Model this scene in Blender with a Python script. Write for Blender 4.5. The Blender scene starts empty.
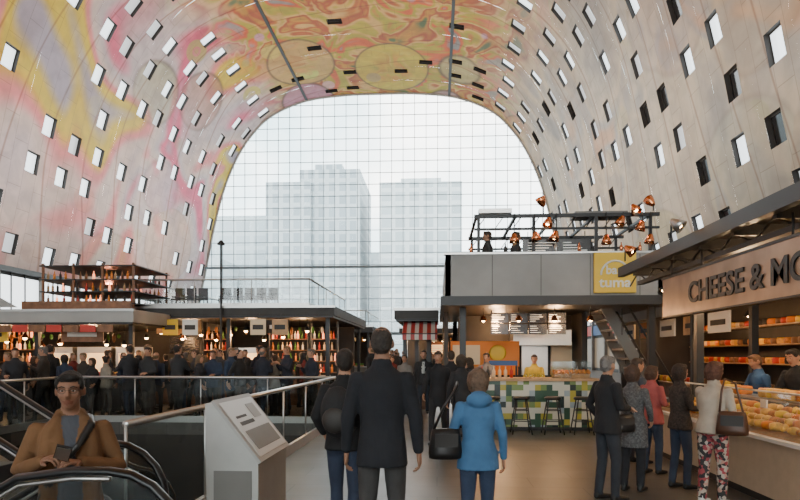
import bpy, math, random
from math import sin, cos, pi, radians
from mathutils import Vector, Matrix, Euler
from mathutils.bvhtree import BVHTree

random.seed(7)
scene = bpy.context.scene
COL = scene.collection

# ------------------------------------------------------------------ materials
def newmat(name):
    m = bpy.data.materials.new(name); m.use_nodes = True
    nt = m.node_tree
    return m, nt, nt.nodes['Principled BSDF']

def mat(name, col, rough=0.6, metal=0.0, emit=0.0, var=0.0, vscale=8.0, bump=0.0, bscale=20.0, ecol=None):
    m, nt, p = newmat(name)
    p.inputs['Base Color'].default_value = (*col, 1)
    p.inputs['Roughness'].default_value = rough
    p.inputs['Metallic'].default_value = metal
    if emit > 0:
        p.inputs['Emission Color'].default_value = (*(ecol or col), 1)
        p.inputs['Emission Strength'].default_value = emit
    if var > 0 or bump > 0:
        tc = nt.nodes.new('ShaderNodeTexCoord')
        if var > 0:
            n = nt.nodes.new('ShaderNodeTexNoise'); n.inputs['Scale'].default_value = vscale
            n.inputs['Detail'].default_value = 4
            r = nt.nodes.new('ShaderNodeValToRGB')
            r.color_ramp.elements[0].position = 0.3; r.color_ramp.elements[1].position = 0.7
            r.color_ramp.elements[0].color = (*[max(0, c*(1-var)) for c in col], 1)
            r.color_ramp.elements[1].color = (*[min(1, c*(1+var)) for c in col], 1)
            nt.links.new(tc.outputs['Object'], n.inputs['Vector'])
            nt.links.new(n.outputs['Fac'], r.inputs['Fac'])
            nt.links.new(r.outputs['Color'], p.inputs['Base Color'])
        if bump > 0:
            n2 = nt.nodes.new('ShaderNodeTexNoise'); n2.inputs['Scale'].default_value = bscale
            n2.inputs['Detail'].default_value = 3; n2.inputs['Distortion'].default_value = 0.8
            b = nt.nodes.new('ShaderNodeBump'); b.inputs['Strength'].default_value = bump
            b.inputs['Distance'].default_value = 0.02
            nt.links.new(tc.outputs['Object'], n2.inputs['Vector'])
            nt.links.new(n2.outputs['Fac'], b.inputs['Height'])
            nt.links.new(b.outputs['Normal'], p.inputs['Normal'])
    return m

def glassmat(name, tint=(0.85, 0.92, 0.92), gloss=0.12):
    m = bpy.data.materials.new(name); m.use_nodes = True
    nt = m.node_tree; nt.nodes.clear()
    o = nt.nodes.new('ShaderNodeOutputMaterial')
    t = nt.nodes.new('ShaderNodeBsdfTransparent'); t.inputs[0].default_value = (*tint, 1)
    g = nt.nodes.new('ShaderNodeBsdfGlossy'); g.inputs['Roughness'].default_value = 0.03
    mx = nt.nodes.new('ShaderNodeMixShader'); mx.inputs[0].default_value = gloss
    nt.links.new(t.outputs[0], mx.inputs[1]); nt.links.new(g.outputs[0], mx.inputs[2])
    nt.links.new(mx.outputs[0], o.inputs[0])
    return m

CLOTH = {}
def cloth(col, pattern=None):
    key = (tuple(round(c, 3) for c in col), pattern)
    if key in CLOTH: return CLOTH[key]
    nm = 'cloth_%d' % len(CLOTH)
    if pattern is None:
        m = mat(nm, col, 0.9, bump=0.9, bscale=7, var=0.2, vscale=5)
    else:
        m, nt, p = newmat(nm); p.inputs['Roughness'].default_value = 0.85
        tc = nt.nodes.new('ShaderNodeTexCoord')
        v = nt.nodes.new('ShaderNodeTexVoronoi'); v.inputs['Scale'].default_value = 30 if pattern == 'floral' else 60
        r = nt.nodes.new('ShaderNodeValToRGB')
        cr = r.color_ramp; cr.interpolation = 'CONSTANT'
        cols = [(0.02,0.02,0.025),(0.42,0.36,0.30),(0.30,0.05,0.06),(0.03,0.03,0.03),(0.45,0.25,0.2)] if pattern == 'floral' else [tuple(c*0.6 for c in col), col, tuple(min(1,c*1.35) for c in col), tuple(c*0.8 for c in col), col]
        cr.elements[0].color = (*cols[0], 1); cr.elements[1].position = 0.8; cr.elements[1].color = (*cols[4], 1)
        for i in (1, 2, 3):
            e = cr.elements.new(0.2*i); e.color = (*cols[i], 1)
        nt.links.new(tc.outputs['Object'], v.inputs['Vector'])
        nt.links.new(v.outputs['Color'], r.inputs['Fac'])
        nt.links.new(r.outputs['Color'], p.inputs['Base Color'])
    CLOTH[key] = m
    return m

M_black = mat('black_metal', (0.010, 0.010, 0.011), 0.45)
M_dark = mat('dark_panel', (0.025, 0.022, 0.020), 0.6, var=0.3, vscale=2)
M_grey = mat('grey_panel', (0.17, 0.165, 0.155), 0.55, var=0.12, vscale=1.5)
M_lgrey = mat('light_grey_panel', (0.34, 0.33, 0.31), 0.5, var=0.08, vscale=1.2)
M_white = mat('white_paint', (0.75, 0.72, 0.65), 0.5)
M_steel = mat('brushed_steel', (0.5, 0.49, 0.47), 0.3, metal=0.9, var=0.05, vscale=30)
M_alu = mat('lectern_aluminium', (0.42, 0.41, 0.39), 0.42, metal=0.5, var=0.06, vscale=6)
M_rubber = mat('handrail_rubber', (0.008, 0.008, 0.009), 0.32)
M_wood = mat('warm_wood', (0.20, 0.085, 0.035), 0.5, var=0.3, vscale=6)
M_lwood = mat('light_wood', (0.45, 0.27, 0.13), 0.55, var=0.2, vscale=6)
M_copper = mat('copper', (0.72, 0.27, 0.12), 0.22, metal=1.0)
M_yellow = mat('sign_yellow', (0.78, 0.50, 0.03), 0.5)
M_red = mat('red_paint', (0.5, 0.035, 0.02), 0.5)
M_orange = mat('orange_goods', (0.75, 0.22, 0.02), 0.6)
M_green = mat('green_goods', (0.08, 0.22, 0.03), 0.7, var=0.4, vscale=20)
M_cream = mat('cream', (0.75, 0.58, 0.36), 0.6)
M_bread = mat('pastry_brown', (0.50, 0.20, 0.05), 0.7, var=0.4, vscale=25)
M_cake = mat('pastry_gold', (0.78, 0.42, 0.08), 0.6, var=0.25, vscale=18)
M_bulb = mat('warm_bulb', (1, 0.75, 0.45), 0.5, emit=30, ecol=(1, 0.58, 0.24))
M_rlamp = mat('red_lamp', (1, 0.25, 0.12), 0.5, emit=3.0, ecol=(1, 0.3, 0.12))
M_screen = mat('screen_black', (0.01, 0.01, 0.012), 0.2)
M_screentx = mat('screen_text', (0.7, 0.7, 0.65), 0.5, emit=0.5)
M_glass = glassmat('clear_glass', (0.88, 0.92, 0.92), 0.1)
M_glassd = glassmat('railing_glass', (0.66, 0.70, 0.68), 0.06)
M_fglass = glassmat('facade_glass', (0.97, 0.985, 1.0), 0.03)
M_blue = mat('blue_paint', (0.05, 0.12, 0.3), 0.5)
M_litpanel = mat('lit_menu_panel', (0.8, 0.55, 0.28), 0.5, emit=1.0, ecol=(1, 0.66, 0.32))
GOODS = [M_red, M_orange, M_green, M_cream, M_bread, M_cake, M_yellow]

# ------------------------------------------------------------------ geometry helpers
def tube_geo(pts, rad, n=10, side=None, capk=0.9):
    P = [Vector(p) for p in pts]; m = len(P)
    if not isinstance(rad, (list, tuple)) : rad = [rad]*m
    R = [(r if isinstance(r, tuple) else (r, r)) for r in rad]
    T = []
    for i in range(m):
        a = P[max(0, i-1)]; b = P[min(m-1, i+1)]
        t = (b-a)
        T.append(t.normalized() if t.length > 1e-9 else Vector((0, 0, 1)))
    a = Vector(side) if side is not None else (Vector((1, 0, 0)) if abs(T[0].x) < 0.8 else Vector((0, 1, 0)))
    V = []; rings = []
    def ring(c, t, ra, rb):
        nonlocal a
        q = a - t*a.dot(t)
        if q.length < 1e-6: q = Vector((0, 1, 0)) - t*t.y
        q.normalize()
        if side is None: a = q
        b = t.cross(q)
        s = len(V)
        for k in range(n):
            th = 2*pi*k/n
            V.append(c + q*ra*cos(th) + b*rb*sin(th))
        rings.append(s)
    c0 = min(R[0])*capk; c1 = min(R[-1])*capk
    if capk > 0: ring(P[0]-T[0]*c0*0.62, T[0], R[0][0]*0.76, R[0][1]*0.76)
    for i in range(m): ring(P[i], T[i], *R[i])
    if capk > 0: ring(P[-1]+T[-1]*c1*0.62, T[-1], R[-1][0]*0.76, R[-1][1]*0.76)
    F = []
    for i in range(len(rings)-1):
        s, e = rings[i], rings[i+1]
        for k in range(n):
            k2 = (k+1) % n
            F.append((s+k, s+k2, e+k2, e+k))
    p0 = len(V); V.append(P[0]-T[0]*c0); p1 = len(V); V.append(P[-1]+T[-1]*c1)
    for k in range(n):
        k2 = (k+1) % n
        F.append((p0, rings[0]+k2, rings[0]+k)); F.append((p1, rings[-1]+k, rings[-1]+k2))
    return V, F

def ell_geo(c, r, n=10, m=7, rot=None):
    c = Vector(c); V = []; F = []
    for i in range(1, m):
        ph = pi*i/m
        for k in range(n):
            th = 2*pi*k/n
            v = Vector((r[0]*sin(ph)*cos(th), r[1]*sin(ph)*sin(th), -r[2]*cos(ph)))
            if rot is not None: v = rot @ v
            V.append(c+v)
    for i in range(m-2):
        for k in range(n):
            k2 = (k+1) % n
            F.append((i*n+k, i*n+k2, (i+1)*n+k2, (i+1)*n+k))
    b = Vector((0, 0, -r[2])); t = Vector((0, 0, r[2]))
    if rot is not None: b = rot @ b; t = rot @ t
    p0 = len(V); V.append(c+b); p1 = len(V); V.append(c+t)
    for k in range(n):
        k2 = (k+1) % n
        F.append((p0, k2, k)); F.append((p1, (m-2)*n+k, (m-2)*n+k2))
    return V, F

class B:
    def __init__(s): s.V = []; s.F = []; s.M = []; s.S = []; s.mats = []
    def add(s, V, F, m, smooth=False):
        if m not in s.mats: s.mats.append(m)
        mi = s.mats.index(m); o = len(s.V)
        s.V.extend([tuple(v) for v in V])
        for f in F:
            s.F.append(tuple(o+i for i in f)); s.M.append(mi); s.S.append(smooth)
    def box(s, x0, x1, y0, y1, z0, z1, m, mtx=None):
        V = [Vector(v) for v in ((x0,y0,z0),(x1,y0,z0),(x1,y1,z0),(x0,y1,z0),(x0,y0,z1),(x1,y0,z1),(x1,y1,z1),(x0,y1,z1))]
        if mtx is not None: V = [mtx @ v for v in V]
        s.add(V, [(0,3,2,1),(4,5,6,7),(0,1,5,4),(1,2,6,5),(2,3,7,6),(3,0,4,7)], m)
    def prism(s, poly, y0, y1, m):
        n = len(poly)
        V = [(x, y0, z) for x, z in poly]+[(x, y1, z) for x, z in poly]
        F = [tuple(range(n)), tuple(range(2*n-1, n-1, -1))]+[(i, i+n, (i+1) % n+n, (i+1) % n) for i in range(n)]
        s.add(V, F, m)
    def quad(s, a, b, c, d, m): s.add([a, b, c, d], [(0, 1, 2, 3)], m)
    def tube(s, pts, r, m, n=8, side=None, capk=0.3, smooth=True):
        V, F = tube_geo(pts, r, n, side, capk); s.add(V, F, m, smooth)
    def ell(s, c, r, m, n=10, k=7, rot=None):
        V, F = ell_geo(c, r, n, k, rot); s.add(V, F, m, True)
    def lathe(s, c, prof, m, n=16):
        V = []; F = []
        for r, z in prof:
            for k in range(n):
                V.append((c[0]+r*cos(2*pi*k/n), c[1]+r*sin(2*pi*k/n), c[2]+z))
        for i in range(len(prof)-1):
            for k in range(n):
                k2 = (k+1) % n
                F.append((i*n+k, i*n+k2, (i+1)*n+k2, (i+1)*n+k))
        s.add(V, F, m, True)
    def obj(s, name, bevel=0):
        me = bpy.data.meshes.new(name); me.from_pydata(s.V, [], s.F)
        for m in s.mats: me.materials.append(m)
        me.polygons.foreach_set('material_index', s.M)
        me.polygons.foreach_set('use_smooth', s.S)
        me.update()
        o = bpy.data.objects.new(name, me); COL.objects.link(o)
        if bevel:
            md = o.modifiers.new('bevel', 'BEVEL'); md.width = bevel; md.segments = 2; md.limit_method = 'ANGLE'
        return o

def text(body, size, loc, rot, m, parent, name='lettering', width=None, extrude=0.008):
    cu = bpy.data.curves.new(name, 'FONT'); cu.body = body; cu.size = size; cu.extrude = extrude; cu.offset = size*0.018
    o = bpy.data.objects.new(name, cu); COL.objects.link(o)
    bpy.context.view_layer.update()
    me = bpy.data.meshes.new_from_object(o.evaluated_get(bpy.context.evaluated_depsgraph_get()))
    bpy.data.objects.remove(o)
    xs = [v.co.x for v in me.vertices]
    w = max(xs)-min(xs)
    if width:
        for v in me.vertices: v.co.x *= width/w
    me.materials.clear(); me.materials.append(m)
    o = bpy.data.objects.new(name, me); COL.objects.link(o)
    o.location = loc; o.rotation_euler = rot
    if parent: o.parent = parent
    return o

# ------------------------------------------------------------------ camera / world
cam = bpy.data.cameras.new('camera'); co = bpy.data.objects.new('camera', cam); COL.objects.link(co)
cam.sensor_width = 36; cam.lens = 27.9; cam.shift_y = 0.131; cam.clip_end = 600
co.location = (0, 0, 1.65); co.rotation_euler = (radians(90), 0, radians(3.42))
scene.camera = co

w = bpy.data.worlds.new('overcast_sky'); scene.world = w; w.use_nodes = True
nt = w.node_tree; bg = nt.nodes['Background']
tc = nt.nodes.new('ShaderNodeTexCoord'); n = nt.nodes.new('ShaderNodeTexNoise'); n.inputs['Scale'].default_value = 3.6
n.inputs['Detail'].default_value = 5
r = nt.nodes.new('ShaderNodeValToRGB')
r.color_ramp.elements[0].position = 0.38; r.color_ramp.elements[0].color = (0.42, 0.58, 0.62, 1)
r.color_ramp.elements[1].position = 0.58; r.color_ramp.elements[1].color = (1, 0.99, 0.95, 1)
nt.links.new(tc.outputs['Generated'], n.inputs['Vector']); nt.links.new(n.outputs['Fac'], r.inputs['Fac'])
nt.links.new(r.outputs['Color'], bg.inputs['Color']); bg.inputs['Strength'].default_value = 7.5

# ------------------------------------------------------------------ vault
CX = -7.35; YB = -47.5; YF = 80.0
half = [(24.2, 8.0), (23.6, 10.6), (23.0, 13.4), (22.1, 18.0), (20.8, 23.0), (19.2, 27.0), (17.2, 30.2), (14.4, 32.9), (10.0, 34.75), (5.0, 35.4), (0.0, 35.5)]
ctrl = [(-a, b) for a, b in half]+[(a, b) for a, b in reversed(half[:-1])]
def catmull(pts, k=10):
    out = []
    for i in range(len(pts)-1):
        p0 = Vector(pts[max(0, i-1)]); p1 = Vector(pts[i]); p2 = Vector(pts[i+1]); p3 = Vector(pts[min(len(pts)-1, i+2)])
        for j in range(k):
            t = j/k
            out.append(0.5*((2*p1)+(p2-p0)*t+(2*p0-5*p1+4*p2-p3)*t*t+(3*p1-p0-3*p2+p3)*t**3))
    out.append(Vector(pts[-1])); return out
prof = catmull(ctrl)
cum = [0]
for i in range(1, len(prof)): cum.append(cum[-1]+(prof[i]-prof[i-1]).length)
L = cum[-1]
def PS(s):
    s = max(0, min(L, s))
    for i in range(1, len(cum)):
        if s <= cum[i]:
            t = (s-cum[i-1])/(cum[i]-cum[i-1]); p = prof[i-1].lerp(prof[i], t)
            d = (prof[i]-prof[i-1]).normalized(); return p, Vector((-d.y, d.x))
    return prof[-1], Vector((1, 0))
def width_at(z):
    if z <= 8: return 24.2
    for i in range(1, len(prof)//2+1):
        if prof[i].y >= z:
            t = (z-prof[i-1].y)/(prof[i].y-prof[i-1].y+1e-9)
            return -(prof[i-1].x+(prof[i].x-prof[i-1].x)*t)
    return 0
def height_at(x):
    x = -abs(x)
    if x < -24.19: return 8
    for i in range(1, len(prof)//2+1):
        if prof[i].x >= x:
            t = (x-prof[i-1].x)/(prof[i].x-prof[i-1].x+1e-9)
            return prof[i-1].y+(prof[i].y-prof[i-1].y)*t
    return 35.5

def mural():
    m, nt, p = newmat('mural_panels')
    N = nt.nodes.new; Lk = nt.links.new
    p.inputs['Roughness'].default_value = 0.5
    uv = N('ShaderNodeUVMap'); uv.uv_map = 'UVMap'
    sp = N('ShaderNodeSeparateXYZ'); Lk(uv.outputs[0], sp.inputs[0])
    def noise(scale, off, dist=0.0, detail=2):
        mp = N('ShaderNodeMapping'); mp.inputs['Location'].default_value = (off, off*1.7, off)
        Lk(uv.outputs[0], mp.inputs[0])
        q = N('ShaderNodeTexNoise'); q.inputs['Scale'].default_value = scale; q.inputs['Distortion'].default_value = dist
        q.inputs['Detail'].default_value = detail; Lk(mp.outputs[0], q.inputs['Vector']); return q
    def ramp(src, stops, interp='EASE'):
        r = N('ShaderNodeValToRGB'); cr = r.color_ramp; cr.interpolation = interp
        cr.elements[0].position = stops[0][0]; cr.elements[0].color = (*stops[0][1], 1)
        cr.elements[1].position = stops[-1][0]; cr.elements[1].color = (*stops[-1][1], 1)
        for pos, c in stops[1:-1]:
            e = cr.elements.new(pos); e.color = (*c, 1)
        Lk(src, r.inputs[0]); return r.outputs[0]
    def mix(f, a, b, mode='MIX'):
        x = N('ShaderNodeMix'); x.data_type = 'RGBA'; x.blend_type = mode
        if isinstance(f, float): x.inputs[0].default_value = f
        else: Lk(f, x.inputs[0])
        for i, v in ((6, a), (7, b)):
            if isinstance(v, tuple): x.inputs[i].default_value = (*v, 1)
            else: Lk(v, x.inputs[i])
        return x.outputs[2]
    def mrange(src, a, b, c=0.0, d=1.0):
        x = N('ShaderNodeMapRange'); x.interpolation_type = 'SMOOTHSTEP'
        x.inputs[1].default_value = a; x.inputs[2].default_value = b; x.inputs[3].default_value = c; x.inputs[4].default_value = d
        Lk(src, x.inputs[0]); return x.outputs[0]
    def mul(a, b_):
        x = N('ShaderNodeMath'); x.operation = 'MULTIPLY'; Lk(a, x.inputs[0]); Lk(b_, x.inputs[1]); return x.outputs[0]
    nL = noise(0.07, 3, 1.0, 1.5)
    cL = ramp(nL.outputs['Fac'], [(0.30, (0.34, 0.31, 0.36)), (0.38, (0.68, 0.20, 0.28)), (0.44, (0.52, 0.44, 0.45)), (0.50, (0.62, 0.50, 0.46)), (0.56, (0.72, 0.30, 0.30)), (0.62, (0.66, 0.50, 0.08)), (0.70, (0.36, 0.32, 0.38))])
    nT = noise(0.14, 11, 1.8, 2)
    cT = ramp(nT.outputs['Fac'], [(0.30, (0.07, 0.10, 0.03)), (0.38, (0.46, 0.25, 0.09)), (0.44, (0.34, 0.08, 0.03)), (0.49, (0.58, 0.38, 0.18)), (0.55, (0.34, 0.30, 0.04)), (0.61, (0.58, 0.16, 0.09)), (0.70, (0.20, 0.19, 0.18))])
    nR = noise(0.085, 23, 1.2)
    cR = ramp(nR.outputs['Fac'], [(0.30, (0.30, 0.27, 0.24)), (0.42, (0.48, 0.41, 0.33)), (0.5, (0.56, 0.47, 0.36)), (0.58, (0.40, 0.36, 0.32)), (0.68, (0.56, 0.37, 0.25))])
    wob = noise(0.06, 31, 0.5)
    add = N('ShaderNodeMath'); add.operation = 'MULTIPLY_ADD'; Lk(wob.outputs['Fac'], add.inputs[0]); add.inputs[1].default_value = 16; Lk(sp.outputs[0], add.inputs[2])
    sw = add.outputs[0]
    fT = mrange(sw, -12, 0); fR = mrange(sw, 17, 30)
    c = mix(fT, cL, cT); c = mix(fR, c, cR)
    def discs(scale, off, stops, sat, val, tint, tf):
        mp = N('ShaderNodeMapping'); mp.inputs['Scale'].default_value = (1, 0.72, 1); mp.inputs['Location'].default_value = (off, off, 0); Lk(uv.outputs[0], mp.inputs[0])
        v = N('ShaderNodeTexVoronoi'); v.inputs['Scale'].default_value = scale; v.inputs['Randomness'].default_value = 0.8; Lk(mp.outputs[0], v.inputs['Vector'])
        d = ramp(v.outputs['Distance'], stops, 'LINEAR')
        hs = N('ShaderNodeHueSaturation'); hs.inputs['Saturation'].default_value = sat; hs.inputs['Value'].default_value = val
        Lk(v.outputs['Color'], hs.inputs['Color'])
        return d, mix(tf, hs.outputs[0], tint)
    reg = mul(mrange(sw, -24, -4, 0.25, 1.0), mrange(sw, 17, 30, 1.0, 0.25))
    g = lambda q: (q, q, q)
    d1, c1 = discs(0.10, 4.0, [(0.0, g(0.9)), (0.15, g(0.45)), (0.30, g(0.9)), (0.42, g(0.85)), (0.44, g(0.0)), (0.6, g(0))], 0.8, 0.6, (0.52, 0.28, 0.09), 0.5)
    c = mix(mul(reg, d1), c, c1)
    d2, c2 = discs(0.24, 9.0, [(0.0, g(0.9)), (0.10, g(0.2)), (0.13, g(0.9)), (0.27, g(0.8)), (0.29, g(0.0)), (0.4, g(0))], 0.75, 0.65, (0.60, 0.36, 0.13), 0.5)
    gate = mrange(noise(0.09, 51).outputs['Fac'], 0.47, 0.52)
    c = mix(mul(mul(reg, d2), gate), c, c2)
    o1, _ = discs(0.10, 4.0, [(0.0, g(0)), (0.41, g(0)), (0.43, g(0.85)), (0.45, g(0)), (0.6, g(0))], 1, 1, (0, 0, 0), 0.5)
    c = mix(mul(reg, o1), c, (0.08, 0.045, 0.025))
    wv = N('ShaderNodeTexWave'); wv.wave_type = 'RINGS'; wv.inputs['Scale'].default_value = 0.035; wv.inputs['Distortion'].default_value = 9; wv.inputs['Detail'].default_value = 1.5; wv.inputs['Detail Scale'].default_value = 0.6
    Lk(uv.outputs[0], wv.inputs['Vector'])
    wl = ramp(wv.outputs['Fac'], [(0.0, (1, 1, 1)), (0.44, (1, 1, 1)), (0.5, (0.55, 0.42, 0.38)), (0.56, (1, 1, 1)), (1.0, (0.9, 0.86, 0.84))])
    c = mix(0.85, c, wl, 'MULTIPLY')
    nf = noise(0.8, 5, 0.6, 5)
    bl = ramp(nf.outputs['Fac'], [(0.3, (0.78, 0.78, 0.78)), (0.7, (1, 1, 1))])
    c = mix(1.0, c, bl, 'MULTIPLY')
    br = N('ShaderNodeTexBrick'); br.inputs['Scale'].default_value = 1.0; br.inputs['Brick Width'].default_value = 3.15; br.inputs['Row Height'].default_value = 1.4
    br.inputs['Mortar Size'].default_value = 0.02; br.inputs['Color1'].default_value = (1, 1, 1, 1); br.inputs['Color2'].default_value = (0.92, 0.92, 0.92, 1); br.inputs['Mortar'].default_value = (0.6, 0.58, 0.56, 1)
    Lk(uv.outputs[0], br.inputs['Vector'])
    c = mix(1.0, c, br.outputs['Color'], 'MULTIPLY')
    hs = N('ShaderNodeHueSaturation'); hs.inputs['Saturation'].default_value = 1.25; Lk(c, hs.inputs['Color'])
    Lk(hs.outputs[0], p.inputs['Base Color'])
    return m

M_mural = mural()
M_reveal = mat('window_reveal', (0.045, 0.042, 0.04), 0.6)
M_pane = mat('window_pane_daylit', (0.3, 0.33, 0.34), 0.15, emit=2.6, ecol=(0.86, 0.95, 1.0))
M_pane2 = mat('window_pane_grey', (0.22, 0.23, 0.24), 0.15, emit=1.0, ecol=(0.85, 0.88, 0.9))
M_paned = mat('window_pane_dark', (0.03, 0.03, 0.032), 0.1)

def build_vault():
    V = []; F = []; MI = []; UV = []
    def q(pts, mi):
        o = len(V)
        for (s, y, d) in pts:
            p, nrm = PS(s)
            V.append((CX+p.x+nrm.x*d, y, p.y+nrm.y*d)); UV.append((s-L/2, y))
        F.append((o, o+1, o+2, o+3)); MI.append(mi)
    rows = round(L/3.15); hr = L/rows; cell = 3.75; ncell = int((YF-YB)/cell)
    rnd = random.Random(3)
    for r in range(rows):
        s0 = r*hr; s1 = s0+hr
        u = (s0+s1)/2-L/2
        top = abs(u) < 15
        for c in range(ncell):
            y0 = YB+c*cell; y1 = y0+cell
            off = 0.3+(1.0 if r % 2 else 0)+rnd.random()*1.0
            sa = s0+0.55+rnd.random()*0.6; sb = sa+1.55
            ya = y0+off; yb = ya+(1.0 if top else 1.4)
            if rnd.random() < (0.66 if top else 0.2):
                sm = (s0+s1)/2
                q([(s0, y0, 0), (s0, y1, 0), (sm, y1, 0), (sm, y0, 0)], 0); q([(sm, y0, 0), (sm, y1, 0), (s1, y1, 0), (s1, y0, 0)], 0)
                continue
            ss = [s0, sa, (sa+sb)/2, sb, s1]; ys = [y0, ya, yb, y1]
            for i in range(4):
                for j in range(3):
                    if j == 1 and i in (1, 2): continue
                    q([(ss[i], ys[j], 0), (ss[i], ys[j+1], 0), (ss[i+1], ys[j+1], 0), (ss[i+1], ys[j], 0)], 0)
            d = 0.28
            q([(sa, ya, 0), (sa, yb, 0), (sa, yb, d), (sa, ya, d)], 1)
            q([(sb, ya, 0), (sb, yb, 0), (sb, yb, d), (sb, ya, d)], 1)
            q([(sa, ya, 0), (sb, ya, 0), (sb, ya, d), (sa, ya, d)], 1)
            q([(sa, yb, 0), (sb, yb, 0), (sb, yb, d), (sa, yb, d)], 1)
            k = rnd.random()
            mi = 4 if top else (2 if k < 0.8 else 3)
            if u > 0 and not top: mi = 2 if k < 0.5 else (3 if k < 0.82 else 4)
            q([(sa, ya, d), (sa, yb, d), (sb, yb, d), (sb, ya, d)], mi)
            fr = 0.09
            for (a, b_, c_, e) in ((sa, sa+fr, ya, yb), (sb-fr, sb, ya, yb), (sa, sb, ya, ya+fr), (sa, sb, yb-fr, yb)):
                q([(a, c_, d-0.03), (a, e, d-0.03), (b_, e, d-0.03), (b_, c_, d-0.03)], 1)
    me = bpy.data.meshes.new('ceiling'); me.from_pydata(V, [], F)
    for m in (M_mural, M_reveal, M_pane, M_pane2, M_paned): me.materials.append(m)
    me.polygons.foreach_set('material_index', MI)
    uvl = me.uv_layers.new(name='UVMap')
    for i, lp in enumerate(me.loops): uvl.data[i].uv = UV[lp.vertex_index]
    me.update()
    o = bpy.data.objects.new('ceiling', me); COL.objects.link(o)
build_vault()

b = B()
for wx in (-9.6, 8.9):
    z = height_at(wx)
    b.box(CX+wx-0.16, CX+wx+0.16, YB, YF, z-0.10, z+0.15, M_black)
b.obj('trim_1')
b = B()
for Y in (YB, YF):
    pts = [(CX+p.x, Y, p.y) for p in prof]
    b.tube(pts, 0.22, M_lgrey, n=6)
b.obj('trim_2')

M_shopglow = mat('shopfront_glazing', (0.4, 0.45, 0.47), 0.2, emit=2.6, ecol=(0.92, 0.97, 1.0))
M_shopdim = mat('shopfront_dim', (0.05, 0.045, 0.04), 0.3, emit=0.2, ecol=(1, 0.7, 0.4))
for side, nm in ((-1, 'left'), (1, 'right')):
    X = CX+side*24.2; b = B()
    b.box(X if side > 0 else X-0.4, X+0.4 if side > 0 else X, YB, YF, 0, 8.05, M_dark)
    xi = X-side*0.03
    y = YB
    while y < YF:
        b.box(min(xi, xi-side*0.02), max(xi, xi-side*0.02), y+0.2, y+4.8, 4.9, 7.5, M_shopglow if side < 0 else M_pane2)
        b.box(min(xi, xi-side*0.02), max(xi, xi-side*0.02), y+0.2, y+4.8, 0.3, 3.4, M_shopdim)
        b.box(min(xi, xi-side*0.3), max(xi, xi-side*0.3), y-0.15, y+0.15, 0, 8, M_grey)
        for k in (1.55, 3.1): b.box(min(xi, xi-side*0.1), max(xi, xi-side*0.1), y+k, y+k+0.07, 4.9, 7.8, M_black)
        b.box(min(xi, xi-side*0.2), max(xi, xi-side*0.2), y+0.3, y+4.7, 3.7, 4.7, random.Random(y).choice([M_dark, M_white, M_red, M_grey, M_blue]))
        y += 5
    b.box(min(xi, xi-side*0.5), max(xi, xi-side*0.5), YB, YF, 7.75, 8.1, M_black)
    b.obj('wall_'+nm)

def floor_mat():
    m, nt, p = newmat('polished_floor_tiles')
    N = nt.nodes.new; Lk = nt.links.new
    tc = N('ShaderNodeTexCoord')
    br = N('ShaderNodeTexBrick'); br.offset = 0.5; br.inputs['Scale'].default_value = 1; br.inputs['Brick Width'].default_value = 1.2; br.inputs['Row Height'].default_value = 0.6
    br.inputs['Mortar Size'].default_value = 0.006; br.inputs['Color1'].default_value = (0.085, 0.078, 0.070, 1); br.inputs['Color2'].default_value = (0.10, 0.092, 0.083, 1); br.inputs['Mortar'].default_value = (0.035, 0.035, 0.035, 1)
    Lk(tc.outputs['Object'], br.inputs['Vector'])
    n = N('ShaderNodeTexNoise'); n.inputs['Scale'].default_value = 1.5; n.inputs['Detail'].default_value = 6; Lk(tc.outputs['Object'], n.inputs['Vector'])
    mx = N('ShaderNodeMix'); mx.data_type = 'RGBA'; mx.blend_type = 'MULTIPLY'; mx.inputs[0].default_value = 0.6
    Lk(br.outputs['Color'], mx.inputs[6])
    r = N('ShaderNodeValToRGB'); r.color_ramp.elements[0].position = 0.3; r.color_ramp.elements[0].color = (0.6, 0.6, 0.6, 1); r.color_ramp.elements[1].position = 0.7
    Lk(n.outputs['Fac'], r.inputs[0]); Lk(r.outputs[0], mx.inputs[7]); Lk(mx.outputs[2], p.inputs['Base Color'])
    r2 = N('ShaderNodeMapRange'); r2.inputs[3].default_value = 0.30; r2.inputs[4].default_value = 0.5; Lk(n.outputs['Fac'], r2.inputs[0]); Lk(r2.outputs[0], p.inputs['Roughness'])
    return m
M_floor = floor_mat()
XL, XR = CX-24.2, CX+24.2
b = B()
for (x0, x1, y0, y1) in ((XL, XR, YB, 3.0), (-1.75, XR, 3.0, 4.55), (-2.5, XR, 4.55, 14.8), (XL, -9, 3.0, 14.8), (XL, XR, 14.8, YF)):
    b.box(x0, x1, y0, y1, -0.3, 0, M_floor)
b.obj('floor')
b = B()
b.box(-9.4, -1.4, 2.8, 15.2, -4.7, -4.5, M_dark)
for (x0, x1, y0, y1) in ((-9.2, -9, 3.0, 14.8), (-9.2, -2.5, 14.8, 15.0), (-2.5, -2.3, 4.55, 15.0), (-9.2, -1.75, 2.8, 3.0), (-1.75, -1.6, 3.0, 4.6)):
    b.box(x0, x1, y0, y1, -4.5, -0.3, M_dark)
b.obj('basement_level')

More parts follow.
